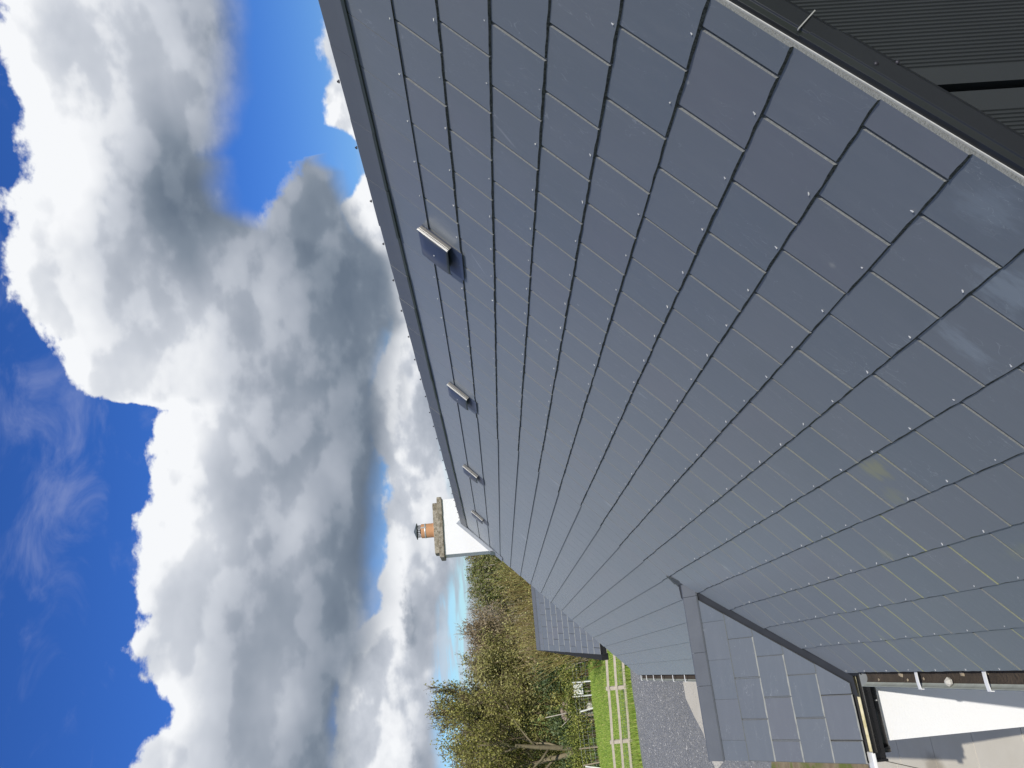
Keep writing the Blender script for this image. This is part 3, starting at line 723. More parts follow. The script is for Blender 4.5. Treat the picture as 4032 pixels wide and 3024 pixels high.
# verge trim: folded metal barge in two lengths, lapped
def trim_len(s0, s1, off, name, sgn=1):
    m = MB()
    # profile in (drop below slate line (vertical), y): from under the slates outwards then down with two folds and a return lip
    prof = [(0.012, -0.07), (0.012, -0.118), (0.034, -0.121), (0.038, -0.125), (0.100, -0.127), (0.106, -0.122), (0.134, -0.112), (0.136, -0.088)]
    V = []
    for s in (s0, s1):
        x, z = s * CT, s * ST
        for d, yy in prof: V.append((x if sgn > 0 else 2 * RX - x, yy - off, z - d))
    k = len(prof); F = [[i, i + 1, k + i + 1, k + i] for i in range(k - 1)]
    if sgn > 0: F = [f[::-1] for f in F]
    m.add(V, F, 0, False)
    o = m.build(name, M_TRIM, house)
    sm = o.modifiers.new('solid', 'SOLIDIFY'); sm.thickness = 0.0016; sm.offset = -1
    bv = o.modifiers.new('bevel', 'BEVEL'); bv.width = 0.002; bv.segments = 2
    return o
S_SEAM = 2.215
trim_len(-0.03, S_SEAM + 0.0, 0.0045, 'verge_trim'); trim_len(S_SEAM - 0.06, RIDGE_S, 0.0, 'verge_trim')
trim_len(-0.03, RIDGE_S, 0.0, 'verge_trim', -1)
m = MB()                                            # bright cut edge of the lapped sheet
q0, q1 = RP(-0.1335, S_SEAM, -0.012), RP(-0.1335, S_SEAM, -0.088)
m.prism([q0, q1, q1 + S_DIR * 0.0028, q0 + S_DIR * 0.0028], (0, 0.006, 0))
m.build('trim_edge', M_ALU, house)
m = MB()
for s, d in ((2.06, 0.112), (2.06, 0.06), (1.62, 0.105), (2.75, 0.105), (0.9, 0.105)):
    x, z = s * CT, s * ST - d
    m.tube([(x, -0.122, z), (x, -0.135, z)], [0.006, 0.005], 8); 
m.build('trim_screw', M_IRON, house)

# gutters: half-round with brackets
def gutter(name, p0, p1, r=0.056, mats=None, end=True, out=Vector((-1, 0, 0))):
    """half-round channel from p0 to p1, open to the sky"""
    p0, p1 = Vector(p0), Vector(p1); n = 10; V = []; t = 0.004
    for P in (p0, p1):
        for rr in (r, r - t):
            for k in range(n + 1):
                a = math.pi * k / n
                V.append(P + out * (math.cos(a) * rr) + Vector((0, 0, -math.sin(a) * rr)))
    k = n + 1; F = []; MI = []
    for i in range(n):
        F.append([i, i + 1, 2 * k + i + 1, 2 * k + i]); MI.append(0)
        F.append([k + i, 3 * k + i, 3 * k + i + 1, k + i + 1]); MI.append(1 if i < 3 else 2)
    for i in (0, n): F.append([i, 2 * k + i, 3 * k + i, k + i]); MI.append(1)
    m = MB()
    for f, mi in zip(F, MI): m.add([], [], 0)
    m.v = [tuple(q) for q in V]; m.f = F; m.mi = MI; m.sm = [True] * len(F); m.rnd = [0.0] * len(F)
    if end:
        for base in (0, 2 * k): m.f.append(list(range(base, base + k))); m.mi.append(0); m.sm.append(False); m.rnd.append(0.0)
    return m.build(name, mats, house)
GX = -0.062; GZZ = -0.045
gt = [gutter('gutter', (GX, V_END - 0.02, GZZ), (GX, PY_E - 0.16, GZZ), mats=[M_GREYPVC, M_LIP, M_GUTTERBROWN]),
      gutter('gutter', (GX, 2 * PY_R - PY_E + 0.2, GZZ - 0.01), (GX, F_END + 0.02, GZZ), mats=[M_GREYPVC, M_LIP, M_GUTTERBROWN])]
def bracket(parent, y):
    m = MB(); V = []
    for yy in (y - 0.014, y + 0.014):
        V += [(GX - 0.064, yy, GZZ - 0.012), (GX - 0.062, yy, GZZ + 0.008), (GX - 0.02, yy, GZZ + 0.012), (GX + 0.058, yy, GZZ + 0.010), (GX + 0.058, yy, GZZ + 0.006), (GX - 0.02, yy, GZZ + 0.007), (GX - 0.058, yy, GZZ + 0.003), (GX - 0.059, yy, GZZ - 0.012)]
    k = 8; m.add(V, [list(range(k)), list(range(2 * k - 1, k - 1, -1))] + [[i, k + i, k + (i + 1) % k, (i + 1) % k] for i in range(k)])
    return m.build('gutter_bracket', M_WHITEPVC, parent)
for yb in (0.35, 1.05, 1.80, 2.62, 3.32): bracket(gt[0], yb)
for yb in (7.2, 8.0, 8.8, 9.62, 10.40, 11.25, 11.94, 12.6, 13.15): bracket(gt[1], yb)
# debris lying in the near gutter
m = MB()
for i in range(12):
    yy = 0.5 + 3.55 * random.random() ** 0.6; r_ = 0.006 + 0.014 * random.random()
    m.lathe((GX + (random.random() - .5) * 0.06, yy, GZZ - 0.052), [(0, 0.0), (r_, 0.003), (r_ * .8, r_ * .6), (0, r_ * .7)], 5, 0, False)
o = m.build('gutter_debris', M_OLDWOOD, gt[0]); o['kind'] = 'stuff'
m = MB(); m.lathe((GX - 0.02, 3.02, GZZ - 0.03), [(0, 0), (.022, .006), (.026, .02), (.012, .036), (0, .04)], 6, 0, False); m.build('stone', M_STONE, gt[0])

# ------------------------------------------------------------------ roof vents
def vent(a, s):
    """slate vent: flat base plate, raised hood open at its lower end, bright metal channel down the near side"""
    F = frame(RP(a, s, 0.016), S_DIR, A_DIR, N_DIR)
    m = MB(); m.box(-0.005, 0.295, 0.0, 0.31, 0.0, 0.004, M=F)
    base = m.build('roof_vent', M_VENT, house)
    m = MB()                                        # hood top, drooping to the plate at its upper end and far side
    xs2 = [0.070, 0.085, 0.16, 0.24, 0.285, 0.30]; hz = [0.036, 0.043, 0.045, 0.044, 0.040, 0.030]
    V = []; ys2 = [0.012, 0.03, 0.15, 0.27, 0.295]; hy = [0.0, 0.002, 0.004, 0.002, -0.010]
    for x, h in zip(xs2, hz):
        for yv, k in zip(ys2, hy): V.append(F @ Vector((x, yv, h + k)))
    nx, ny = len(xs2), len(ys2)
    fs = [[i * ny + j, (i + 1) * ny + j, (i + 1) * ny + j + 1, i * ny + j + 1] for i in range(nx - 1) for j in range(ny - 1)]
    m.add(V, fs, 0, True)
    o = m.build('hood', M_VENT, base); sm = o.modifiers.new('solid', 'SOLIDIFY'); sm.thickness = 0.003; sm.offset = -1
    m = MB(); m.box(0.12, 0.29, 0.285, 0.298, 0.003, 0.034, M=F); m.box(0.285, 0.296, 0.02, 0.29, 0.003, 0.036, M=F); m.build('hood_side', M_VENT, base)
    m = MB(); m.box(0.12, 0.128, 0.02, 0.285, 0.004, 0.036, M=F); m.build('grille', M_BLACK, base)
    m = MB(); m.box(0.075, 0.30, 0.012, 0.018, 0.004, 0.024, M=F); m.build('side_panel', M_TRIMGREY, base)
    m = MB(); m.box(0.072, 0.30, 0.004, 0.016, 0.029, 0.041, M=F)
    m.box(0.074, 0.30, 0.006, 0.011, 0.0225, 0.0245, M=F); m.build('side_channel', M_ALU, base, 0.0012)
    m = MB(); m.lathe(F @ Vector((0.18, 0.16, 0.0475)), [(0, .003), (.006, .002), (.006, -.002)], 8); m.build('fixing', M_STEEL, base)
    return base
for av in (7.5, 15.92, 25.35, 34.6): vent(av * SW, 13.98 * SG)

# ------------------------------------------------------------------ chimney
CY0, CY1, CX0, CX1 = 12.92, 13.33, 2.335, 3.365
m = MB(); m.box(CX0, CX1, CY0, CY1, 1.9, 3.275); chim = m.build('chimney', M_RENDER, house, 0.006)
def rough_box(x0, x1, y0, y1, z0, z1, name, mat, parent, cell=0.05, amp=0.006, seed=1):
    bm = bmesh.new(); bmesh.ops.create_cube(bm, size=1.0)
    bmesh.ops.scale(bm, vec=(x1 - x0, y1 - y0, z1 - z0), verts=bm.verts)
    bmesh.ops.translate(bm, vec=((x0 + x1) / 2, (y0 + y1) / 2, (z0 + z1) / 2), verts=bm.verts)
    bmesh.ops.bevel(bm, geom=bm.edges[:], offset=min(0.008, (z1 - z0) * .2), segments=1, affect='EDGES')
    bmesh.ops.subdivide_edges(bm, edges=[e for e in bm.edges if e.calc_length() > cell * 2], cuts=min(14, int(max(x1 - x0, y1 - y0) / cell)), use_grid_fill=True)
    r = random.Random(seed)
    for v in bm.verts: v.co += Vector(((r.random() - .5), (r.random() - .5), (r.random() - .5))) * amp
    me = bpy.data.meshes.new(name); bm.to_mesh(me); bm.free(); me.materials.append(mat)
    for pl in me.polygons: pl.use_smooth = False
    return mobj(name, me, parent)
rough_box(CX0 - 0.042, CX1 + 0.042, CY0 - 0.045, CY1 + 0.045, 3.277, 3.365, 'chimney_cap', M_CAP, chim, seed=2)
rough_box(CX0 + 0.045, CX1 - 0.05, CY0 + 0.03, CY1 - 0.03, 3.362, 3.455, 'chimney_cap', M_CAP, chim, seed=3)
PC = (2.835, 13.10, 3.45)
m = MB(); m.lathe(PC, [(0.150, -0.01), (0.145, 0.012), (0.134, 0.02), (0.131, 0.03), (0.131, 0.235), (0.125, 0.245), (0.112, 0.245), (0.108, 0.12)], 28); m.build('chimney_pot', M_TERRA, chim)
m = MB(); m.lathe(PC, [(0.1325, 0.150), (0.1350, 0.152), (0.1350, 0.178), (0.1325, 0.180)], 28); m.box(-0.012, 0.012, -0.138, -0.130, 0.148, 0.235, M=Matrix.Translation(PC) @ Matrix.Rotation(R(18), 4, 'Z')); m.build('pot_strap', M_ALU, chim)
m = MB()
for k in range(20):
    a = 2 * math.pi * k / 20; x, yv = 0.108 * math.cos(a), 0.108 * math.sin(a)
    m.tube([(PC[0] + x, PC[1] + yv, PC[2] + 0.235), (PC[0] + x, PC[1] + yv, PC[2] + 0.325)], 0.0028 if k % 5 else 0.006, 4)
for h in (0.262, 0.285, 0.306):
    m.tube([(PC[0] + 0.108 * math.cos(2 * math.pi * k / 20), PC[1] + 0.108 * math.sin(2 * math.pi * k / 20), PC[2] + h) for k in range(21)], 0.0026, 4, cap=False)
m.lathe(PC, [(0, 0.26), (0.05, 0.262), (0.06, 0.235)], 10); m.build('cowl_cage', M_IRON, chim)
m = MB(); m.lathe(PC, [(0.0, 0.386), (0.02, 0.380), (0.152, 0.328), (0.154, 0.322), (0.15, 0.320), (0.0, 0.365)], 28); m.build('cowl_hat', M_COWL, chim)
# lead flashings round the stack
m = MB()
def strip(sa, sb, y0, wid, h=0.0):
    a1, b1 = RP(y0, sa, 0.02), RP(y0, sb, 0.02)
    return a1, b1
pts = []
sL = (CX0 - 0.02) / CT
lo, hi = Vector((CX0 - 0.02, 0, (CX0 - 0.02) * math.tan(TH) + 0.02)), Vector((RX, 0, RX * math.tan(TH) + 0.025))
m.prism([(lo.x, CY0 - 0.012, lo.z), (hi.x, CY0 - 0.012, hi.z), (hi.x, CY0 - 0.012, hi.z + 0.085), (lo.x, CY0 - 0.012, lo.z + 0.085)], (0, 0.009, 0))
m.prism([(2 * RX - lo.x, CY0 - 0.012, lo.z), (hi.x, CY0 - 0.012, hi.z), (hi.x, CY0 - 0.012, hi.z + 0.085), (2 * RX - lo.x, CY0 - 0.012, lo.z + 0.085)], (0, 0.009, 0))
m.box(CX0 - 0.022, CX0 - 0.002, CY0 - 0.012, CY1 + 0.02, lo.z - 0.03, lo.z + 0.085)
m.build('lead_flashing', M_LEAD, chim, 0.003)
m = MB()
for (s0, s1, y0, y1) in ((sL - 0.02, RIDGE_S - 0.03, CY0 - 0.10, CY0 - 0.004), (sL - 0.17, sL - 0.0, CY0 - 0.06, CY1 - 0.01)):
    q = [RP(y0, s0, 0.019), RP(y0, s1, 0.019), RP(y1, s1, 0.021), RP(y1, s0, 0.021)]; m.prism(q, N_DIR * 0.003)
m.build('lead_apron', M_LEAD, chim)

# ------------------------------------------------------------------ porch
P_END = -0.615                                         # outer verge of the porch roof
pS = Vector((0, math.cos(PT), math.sin(PT))); pA = Vector((-1, 0, 0)); pN = Vector((0, -math.sin(PT), math.cos(PT)))
pLen = math.hypot(PY_R - PY_E, PZ_R - PZ_E)
m = MB()
for sg in (1, -1):
    Yv = lambda yy: yy if sg > 0 else 2 * PY_R - yy
    e0, e1 = (PY_E + 0.02, PZ_E - 0.005), (PY_R, PZ_R - 0.012)
    V = [(0.02, Yv(e0[0]), e0[1]), (P_END + 0.02, Yv(e0[0]), e0[1]), (P_END + 0.02, Yv(e1[0]), e1[1]), (0.76, Yv(e1[0]), e1[1])]
    V2 = [(x, yy, z - 0.07) for x, yy, z in V]
    m.add(V + V2, [(0, 1, 2, 3) if sg < 0 else (3, 2, 1, 0), (7, 6, 5, 4) if sg < 0 else (4, 5, 6, 7), (0, 4, 5, 1), (1, 5, 6, 2), (2, 6, 7, 3), (3, 7, 4, 0)])
proof = m.build('porch_roof', M_UNDER, house)
def pcut(poly):                                        # keep the porch slates outside the valley, s up the porch slope, a = -x
    # valley: x = (PZ_E + s*sinPT)/tanTH ; keep x < that - 0.04  ->  -a < ...
    k = math.sin(PT) / math.tan(TH); q0 = PZ_E / math.tan(TH) - 0.075
    r_ = clip(poly, -k, -1, q0)
    return [r_] if len(r_) >= 3 else []
p_lo = -0.80
lay_slates(proof, (0, PY_E - 0.015, PZ_E - 0.012), pS, pA, pN, 5, lambda c: -P_END - (0.15 if c % 2 == 0 else 0.0), p_lo, -P_END, [pcut], limit=60, s_top=pLen - 0.02, mats=[M_SLATE, M_EDGE, M_LITEDGE])
m = MB()                                               # back slope of the porch
pe, pr_ = (2 * PY_R - PY_E, PZ_E), (PY_R, PZ_R)
m.prism([(P_END, pe[0], pe[1] + 0.012), (0.0, pe[0], pe[1] + 0.012), (0.765, pr_[0], pr_[1] + 0.004), (P_END, pr_[0], pr_[1] + 0.004)], (0, 0.006, -0.008)); m.build('porch_rear_slope', M_SLATE, house)
for xa, xb in ((0.80, 0.66), (0.66, 0.205), (0.205, -0.055), (-0.055, P_END - 0.005)):
    me = ridge_tile_mesh(xa - xb, 0.150, PT, False).mesh('ridge_tile', [M_RIDGE, M_IRON])
    mobj('ridge_tile', me, proof, Matrix.Translation((xa, PY_R, PZ_R + 0.030)) @ Matrix.Rotation(R(90), 4, 'Z') @ Matrix.Identity(4) if False else Matrix.Translation((xb, PY_R, PZ_R + 0.030)) @ Matrix.Rotation(R(-90), 4, 'Z'))
# valley lining, dark, folded
m = MB()
def vp(z): return Vector((z / math.tan(TH), PY_E + (z - PZ_E) / PK, z))
za, zb = PZ_E - 0.03, PZ_R + 0.035
va, vb = vp(za), vp(zb)
offm = Vector((0, -0.115, 0)) + N_DIR * 0.010
def on_porch(p, w): q = p + Vector((-w, 0, 0)); return q - pN * 0.011
V = [va + Vector((0, -0.13, 0)) - N_DIR * 0.011, vb + Vector((0, -0.13, 0)) - N_DIR * 0.011, vb + (N_DIR + pN) * 0.001, va + (N_DIR + pN) * 0.001, on_porch(va, 0.14), on_porch(vb, 0.14)]
m.add(V, [(0, 3, 2, 1), (3, 4, 5, 2)]); 
o = m.build('valley_lining', M_VALLEY, house); sm = o.modifiers.new('solid', 'SOLIDIFY'); sm.thickness = 0.003; sm.offset = 0
m = MB(); q = vb
m.prism([q + N_DIR * 0.02 + Vector((0, -0.13, -0.02)), q + N_DIR * 0.022 + S_DIR * 0.11 + Vector((0, 0.0, 0)), q + N_DIR * 0.02 + Vector((0, 0.13, -0.02)), q + N_DIR * 0.02 - S_DIR * 0.06], N_DIR * 0.003)
m.build('valley_saddle', M_VALLEY, house)
# porch walls
PW0, PW1, PWX = 4.50, 2 * PY_R - 4.50, -0.507
m = MB()
gz = PZ_E + (PW0 - PY_E) * PK - 0.085
m.prism([(PWX, PW0, GZ), (PWX, PW1, GZ), (PWX, PW1, gz), (PWX, PY_R, PZ_R - 0.10), (PWX, PW0, gz)], (0.62, 0, 0)); m.build('porch_wall', M_RENDER, house)
m = MB(); m.box(P_END + 0.012, 0.02, 4.335, 4.352, -0.19, -0.035); m.box(P_END + 0.012, 0.05, 4.352, 4.50, -0.19, -0.175); m.build('porch_fascia', M_BLACK, house)
m = MB()
for sg in (1, -1):
    Yv = lambda yy: yy if sg > 0 else 2 * PY_R - yy
    m.prism([(P_END + 0.004, Yv(PY_E + .01), PZ_E - 0.165), (P_END + 0.004, Yv(PY_E + .01), PZ_E - 0.012), (P_END + 0.004, PY_R, PZ_R - 0.02), (P_END + 0.004, PY_R, PZ_R - 0.17)], (0.016, 0, 0))
m.build('porch_barge', M_BLACK, house)
pg = gutter('porch_gutter', (0.0, 4.268, -0.055), (P_END + 0.07, 4.268, -0.055), r=0.050, mats=[M_BLACK, M_MOSSY, M_MOSSY], out=Vector((0, -1, 0)))
m = MB(); m.box(P_END - 0.03, P_END + 0.075, 4.226, 4.31, -0.075, -0.05); m.build('gutter_end', M_WHITEPVC, pg, 0.006)
m = MB(); m.tube([(-0.11, 4.46, -0.245), (-0.565, 4.46, -0.245)], 0.034, 14); m.tube([(-0.535, 4.46, -0.245), (-0.572, 4.46, -0.245)], 0.041, 14)
m.tube([(-0.10, 4.46, -0.245), (-0.13, 4.46, -0.245)], 0.041, 14)
m.build('downpipe', M_BLACK, house)
m = MB()
for xq in (-0.232,): m.box(xq - 0.004, xq + 0.004, 4.418, 4.428, -0.256, -0.240)  # small bright box standing in for the highlight on the pipe
m.build('pipe_glint', M_STEEL, house)

# ------------------------------------------------------------------ outbuilding beyond the cottage
OR_, OF_ = Vector((0.992, -0.122, 0)).normalized(), Vector((0.122, 0.992, 0)).normalized()
oP = R(29.5); O_L = Vector((0.73, 20.25, 1.42))
outb = empty('outbuilding', (O_L.x + 2.5, O_L.y - 1, GZ), 'small dark slated outbuilding with black gable edge beyond the far end of the cottage', 'outbuilding')
oS = (OF_ * math.cos(oP) + Vector((0, 0, math.sin(oP)))); oA = -OR_; oN = oS.cross(oA)
o_len = 2.78; o_eave = O_L - oS * o_len
m = MB()
Wd = 5.2
for dz0 in (0,):
    a_, b_ = o_eave + OR_ * 0.03 - oN * 0.01, O_L + OR_ * 0.03 - oN * 0.01
    m.prism([a_, b_, b_ + OR_ * Wd, a_ + OR_ * Wd], -oN * 0.08)
oroof = m.build('roof', M_UNDER, outb)
lay_slates(oroof, o_eave, oS, oA, oN, 12, lambda c: 0.0 if c % 2 else SW / 2, -4.3, 0.0, [], limit=150, s_top=o_len - 0.03, mats=[M_SLATE, M_TAIL, M_LITEDGE])
m = MB(); rb = O_L + OF_ * o_len * math.cos(oP) * 2 - OF_ * o_len * math.cos(oP) + Vector((0, 0, -o_len * math.sin(oP)))
m.prism([O_L + Vector((0, 0, .01)), O_L + OR_ * Wd + Vector((0, 0, .01)), rb + OR_ * Wd, rb], (0, 0, -0.05)); m.build('rear_slope', M_SLATE, outb)
xq = 0.0
for L in (0.62, 0.44, 0.86, 0.5, 0.5, 0.5, 0.5, 0.5):
    me = ridge_tile_mesh(L, 0.17, oP, False).mesh('ridge_tile', [M_RIDGE, M_IRON])
    B = Matrix.Identity(4)
    ex = -OF_
    for i in range(3): B[i][0], B[i][1], B[i][2], B[i][3] = ex[i], OR_[i], (0, 0, 1)[i], (O_L + OR_ * xq + Vector((0, 0, 0.028)))[i]
    if B.to_3x3().determinant() < 0:
        for i in range(3): B[i][0] = -B[i][0]
    mobj('ridge_tile', me, oroof, B); xq += L
m = MB()                                               # black barge board, gutter box and walls
m.prism([o_eave - oN * 0.012 - OR_ * 0.13, O_L - oN * 0.012 - OR_ * 0.012, O_L - oN * 0.012 + OR_ * 0.02, o_eave - oN * 0.012 + OR_ * 0.02], (0, 0, -0.16)); m.build('bargeboard', M_BLACK, outb)
m = MB(); ea = o_eave + OR_ * 0.02 - Vector((0, 0, 0.05)) - OF_ * 0.05
Mo = Matrix.Identity(4)
for i in range(3): Mo[i][0], Mo[i][1], Mo[i][2], Mo[i][3] = OR_[i], OF_[i], (0, 0, 1)[i], o_eave[i]
m.box(0.0, Wd, -0.09, 0.01, -0.13, -0.03, M=Mo); m.build('gutter', M_BLACK, outb)
m = MB(); dpt = o_len * math.cos(oP)
m.prism([Mo @ Vector((0.35, 0.30, GZ - o_eave.z)), Mo @ Vector((0.35, 2 * dpt - 0.3, GZ - o_eave.z)), Mo @ Vector((0.35, 2 * dpt - .3, 0.02)), Mo @ Vector((0.35, dpt, dpt * math.tan(oP) - .15)), Mo @ Vector((0.35, 0.30, 0.02))], OR_ * (Wd - 0.6)); m.build('wall', M_BLACK, outb)

# ------------------------------------------------------------------ fences
fence = empty('post_and_rail_fence', (-2.5, 30.0, GZ), 'weathered three rail timber fence with wire netting along the green field', 'fence')
FD = Vector((-0.937, 0.347, 0)).normalized(); F0 = Vector((-0.61, 29.47, GZ)) - FD * 1.985 * 2
posts = [F0 + FD * 1.985 * i for i in range(7)]
for i, pz in enumerate(posts):
    if i < 1: continue
    m = MB(); Mo = Matrix.Translation(pz) @ Matrix.Rotation(math.atan2(FD.y, FD.x), 4, 'Z') @ Matrix.Rotation(R((random.random() - .5) * 2), 4, 'X')
    m.box(-0.065, 0.065, -0.04, 0.05, -0.05, 0.90 + 0.03 * random.random(), M=Mo); m.build('post', M_TIMBER, fence, 0.006)
for i in range(1, 6):
    for h in (0.83, 0.53, 0.22):
        a_, b_ = posts[i] + Vector((0, 0, h + (random.random() - .5) * 0.03)), posts[i + 1] + Vector((0, 0, h + (random.random() - .5) * 0.03))
        nrm = Vector((FD.y, -FD.x, 0)); nrm = nrm if nrm.y < 0 else -nrm
        m = MB(); off = nrm * 0.07
        mid = (a_ + b_) / 2 + Vector((0, 0, -0.01))
        for p, q in ((a_, mid), (mid, b_)):
            d = (q - p)
            m.add([p + off + Vector((0, 0, -.042)), q + off + Vector((0, 0, -.042)), q + off + Vector((0, 0, .042)), p + off + Vector((0, 0, .042)),
                   p + off - nrm * .035 + Vector((0, 0, -.042)), q + off - nrm * .035 + Vector((0, 0, -.042)), q + off - nrm * .035 + Vector((0, 0, .042)), p + off - nrm * .035 + Vector((0, 0, .042))],
                  [(0, 1, 2, 3), (7, 6, 5, 4), (0, 4, 5, 1), (3, 2, 6, 7), (0, 3, 7, 4), (1, 5, 6, 2)])
        m.build('rail', M_TIMBER, fence)
m = MB()
for h in (0.05, 0.16, 0.28, 0.40, 0.52):
    m.tube([posts[1] + Vector((0, -0.02, h)), posts[-1] + Vector((0, -0.02, h))], 0.0035, 3, cap=False)
for i in range(66):
    p = posts[1] + FD * (0.15 * i); m.tube([p + Vector((0, -0.02, 0.02)), p + Vector((0, -0.02, 0.52))], 0.0032, 3, cap=False)
o = m.build('wire_netting', M_WIRE, fence); o['kind'] = 'stuff'

wf = empty('wire_stock_fence', (-2, 43.6, GZ), 'rough stock fence of thin leaning stakes and wire in front of the hedge', 'fence')
wr = random.Random(4)
WP = [(0.72, 43.0, 1.05, 0.0), (0.58, 43.0, 1.0, 0.03), (-1.0, 43.7, 1.1, 0.02), (-1.85, 43.6, 0.75, -0.18), (-2.2, 43.7, 0.8, 0.03), (-2.45, 43.7, 0.95, 0.05), (-3.75, 43.5, 1.0, 0.0), (-4.45, 43.3, 0.9, -0.1), (-4.75, 43.2, 0.8, 0.22), (-5.6, 43.2, 1.0, 0.0)]
for x, yv, h, ln in WP:
    m = MB(); m.tube([(x, yv, GZ - .05), (x + ln * h, yv, GZ + h)], [0.045, 0.038], 6, 0, True, False); m.build('stake', M_WHITE if ln in (-0.18, 0.22) else M_OLDWOOD, wf)
m = MB()
for h in (0.2, 0.45, 0.7, 0.9): m.tube([(2.0, 42.9, GZ + h), (-1.0, 43.7, GZ + h), (-6.0, 43.2, GZ + h)], 0.006, 3, cap=False)
for i in range(44): m.tube([(1.9 - i * 0.18, 42.95 + 0.6 * (i / 44), GZ), (1.9 - i * 0.18, 42.95 + 0.6 * (i / 44), GZ + 0.8)], 0.005, 3, cap=False)
o = m.build('wire', M_WIRE, wf); o['kind'] = 'stuff'

# ------------------------------------------------------------------ trees and shrubs
def tri_leaves(pts, size, rng, flat=0.0):
    """pts (n,3) -> leaf quads"""
    n = len(pts); u = rng.normal(size=(n, 3)); u /= np.linalg.norm(u, axis=1)[:, None]
    w = rng.normal(size=(n, 3)); w -= (w * u).sum(1)[:, None] * u; w /= np.linalg.norm(w, axis=1)[:, None]
    s = size * (0.6 + 0.8 * rng.random(n))[:, None]
    a = pts - u * s * 0.5; b = pts + w * s * 0.32; c_ = pts + u * s * 0.55; d = pts - w * s * 0.32
    V = np.stack([a, b, c_, d], 1).reshape(-1, 3)
    return V
def np_mesh(name, V, nper, mat, rn):
    me = bpy.data.meshes.new(name); n = len(V) // nper
    me.vertices.add(len(V)); me.vertices.foreach_set('co', np.asarray(V, np.float32).ravel())
    me.loops.add(n * nper); me.loops.foreach_set('vertex_index', np.arange(n * nper, dtype=np.int32))
    me.polygons.add(n); me.polygons.foreach_set('loop_start', np.arange(0, n * nper, nper, dtype=np.int32)); me.polygons.foreach_set('loop_total', np.full(n, nper, np.int32))
    at = me.attributes.new('rnd', 'FLOAT', 'FACE'); at.data.foreach_set('value', np.asarray(rn, np.float32))
    me.materials.append(mat); me.update(calc_edges=True); return me
def tree(name, label, cat, base, height, spread, seed, leaf='olive', nleaf=5000, lsize=0.13, bark=None, twig=None, trunk_r=0.2, stems=1, fork=0.30, upright=0.5, twigs=260, levels=3, group=None, lean=0.0, low=0.25):
    rr = random.Random(seed); rng = np.random.default_rng(seed)
    base = Vector(base); t = empty(name, base, label, cat, group)
    tm = MB(); wm = MB(); tips = []
    def grow(p, d, L, r, lev):
        n = 4 if lev < 2 else 3; pts = [p]; q = p.copy(); dd = d.copy(); rad = [r]
        for i in range(n):
            dd = (dd + Vector((rr.gauss(0, .16 if lev else .06), rr.gauss(0, .16 if lev else .06), rr.gauss(0.06 * upright, .10)))).normalized()
            q = q + dd * (L / n); pts.append(q.copy()); rad.append(r * (1 - 0.62 * (i + 1) / n))
        if lev < 2: tm.tube(pts, rad, 6 if lev == 0 else 5)
        else: wm.tube(pts, rad, 3, cap=False)
        if lev >= levels:
            tips.extend(pts[1:]); return
        if lev >= 1: tips.extend(pts[2:])
        kids = (5 if lev == 0 else 4 if lev == 1 else 3) + rr.randrange(2)
        for k in range(kids):
            f = (fork if lev == 0 else 0.25) + (1 - (fork if lev == 0 else 0.25)) * (k + rr.random() * 0.7) / kids
            f = min(f, 0.99); idx = f * n; i0 = min(int(idx), n - 1); P = pts[i0].lerp(pts[i0 + 1], idx - i0)
            az = k * 2.4 + rr.random() * 1.2; tilt = (0.55 + 0.45 * rr.random()) * (1.15 - 0.5 * upright)
            ax = dd.orthogonal().normalized(); ax = Matrix.Rotation(az, 3, dd) @ ax
            nd = (dd * math.cos(tilt) + ax * math.sin(tilt)); nd = (nd + Vector((0, 0, 0.25 * upright))).normalized()
            grow(P, nd, L * (0.50 + 0.18 * rr.random()) * (1.05 - 0.3 * (f - 0.3)) * (spread if lev == 0 else 1.0), max(rad[i0] * 0.55, 0.012), lev + 1)
    for sidx in range(stems):
        ang = sidx * 2.399 + seed; off = Vector((math.cos(ang), math.sin(ang), 0)) * (0.25 * spread * (sidx > 0))
        d = Vector((math.cos(ang) * 0.22 * (stems > 1) + lean, math.sin(ang) * 0.22 * (stems > 1), 1)).normalized()
        grow(base + off + Vector((0, 0, -.1)), d, height * (0.62 + 0.1 * rr.random()), trunk_r / (1 if stems == 1 else 1.6), 0)
    T = np.array([tuple(q) for q in tips])
    # scale the crown so the highest tip reaches the wanted height
    top = T[:, 2].max() - base.z; k = height / top
    def sc(vs): return [((x - base.x) * k + base.x, (y - base.y) * k + base.y, (z - base.z) * k + base.z) for x, y, z in vs]
    tm.v = sc(tm.v); T = np.array(sc([tuple(q) for q in T]))
    # fine twigs at the rim of the crown
    ctr = np.array([T[:, 0].mean(), T[:, 1].mean(), base.z + height * 0.45])
    wm.v = sc(wm.v)
    idx = rng.integers(0, len(T), twigs)
    for i in idx:
        p = Vector(T[i]); d = (p - Vector(ctr)).normalized() * 0.6 + Vector((rr.gauss(0, .3), rr.gauss(0, .3), 0.55 + rr.gauss(0, .25)))
        d.normalize(); L = (0.35 + 0.55 * rr.random()) * height * 0.085; q = p + d * L * 0.5 + Vector((rr.gauss(0, .03), rr.gauss(0, .03), 0)) * height * 0.05
        e = q + (d + Vector((rr.gauss(0, .25), rr.gauss(0, .25), .2))).normalized() * L * 0.5
        wm.tube([p, q, e], [0.016, 0.012, 0.006], 3, cap=False)
    tm.build('trunk', bark or M_BARK, t); o = wm.build('twigs', twig or M_TWIG, t); o['kind'] = 'stuff'
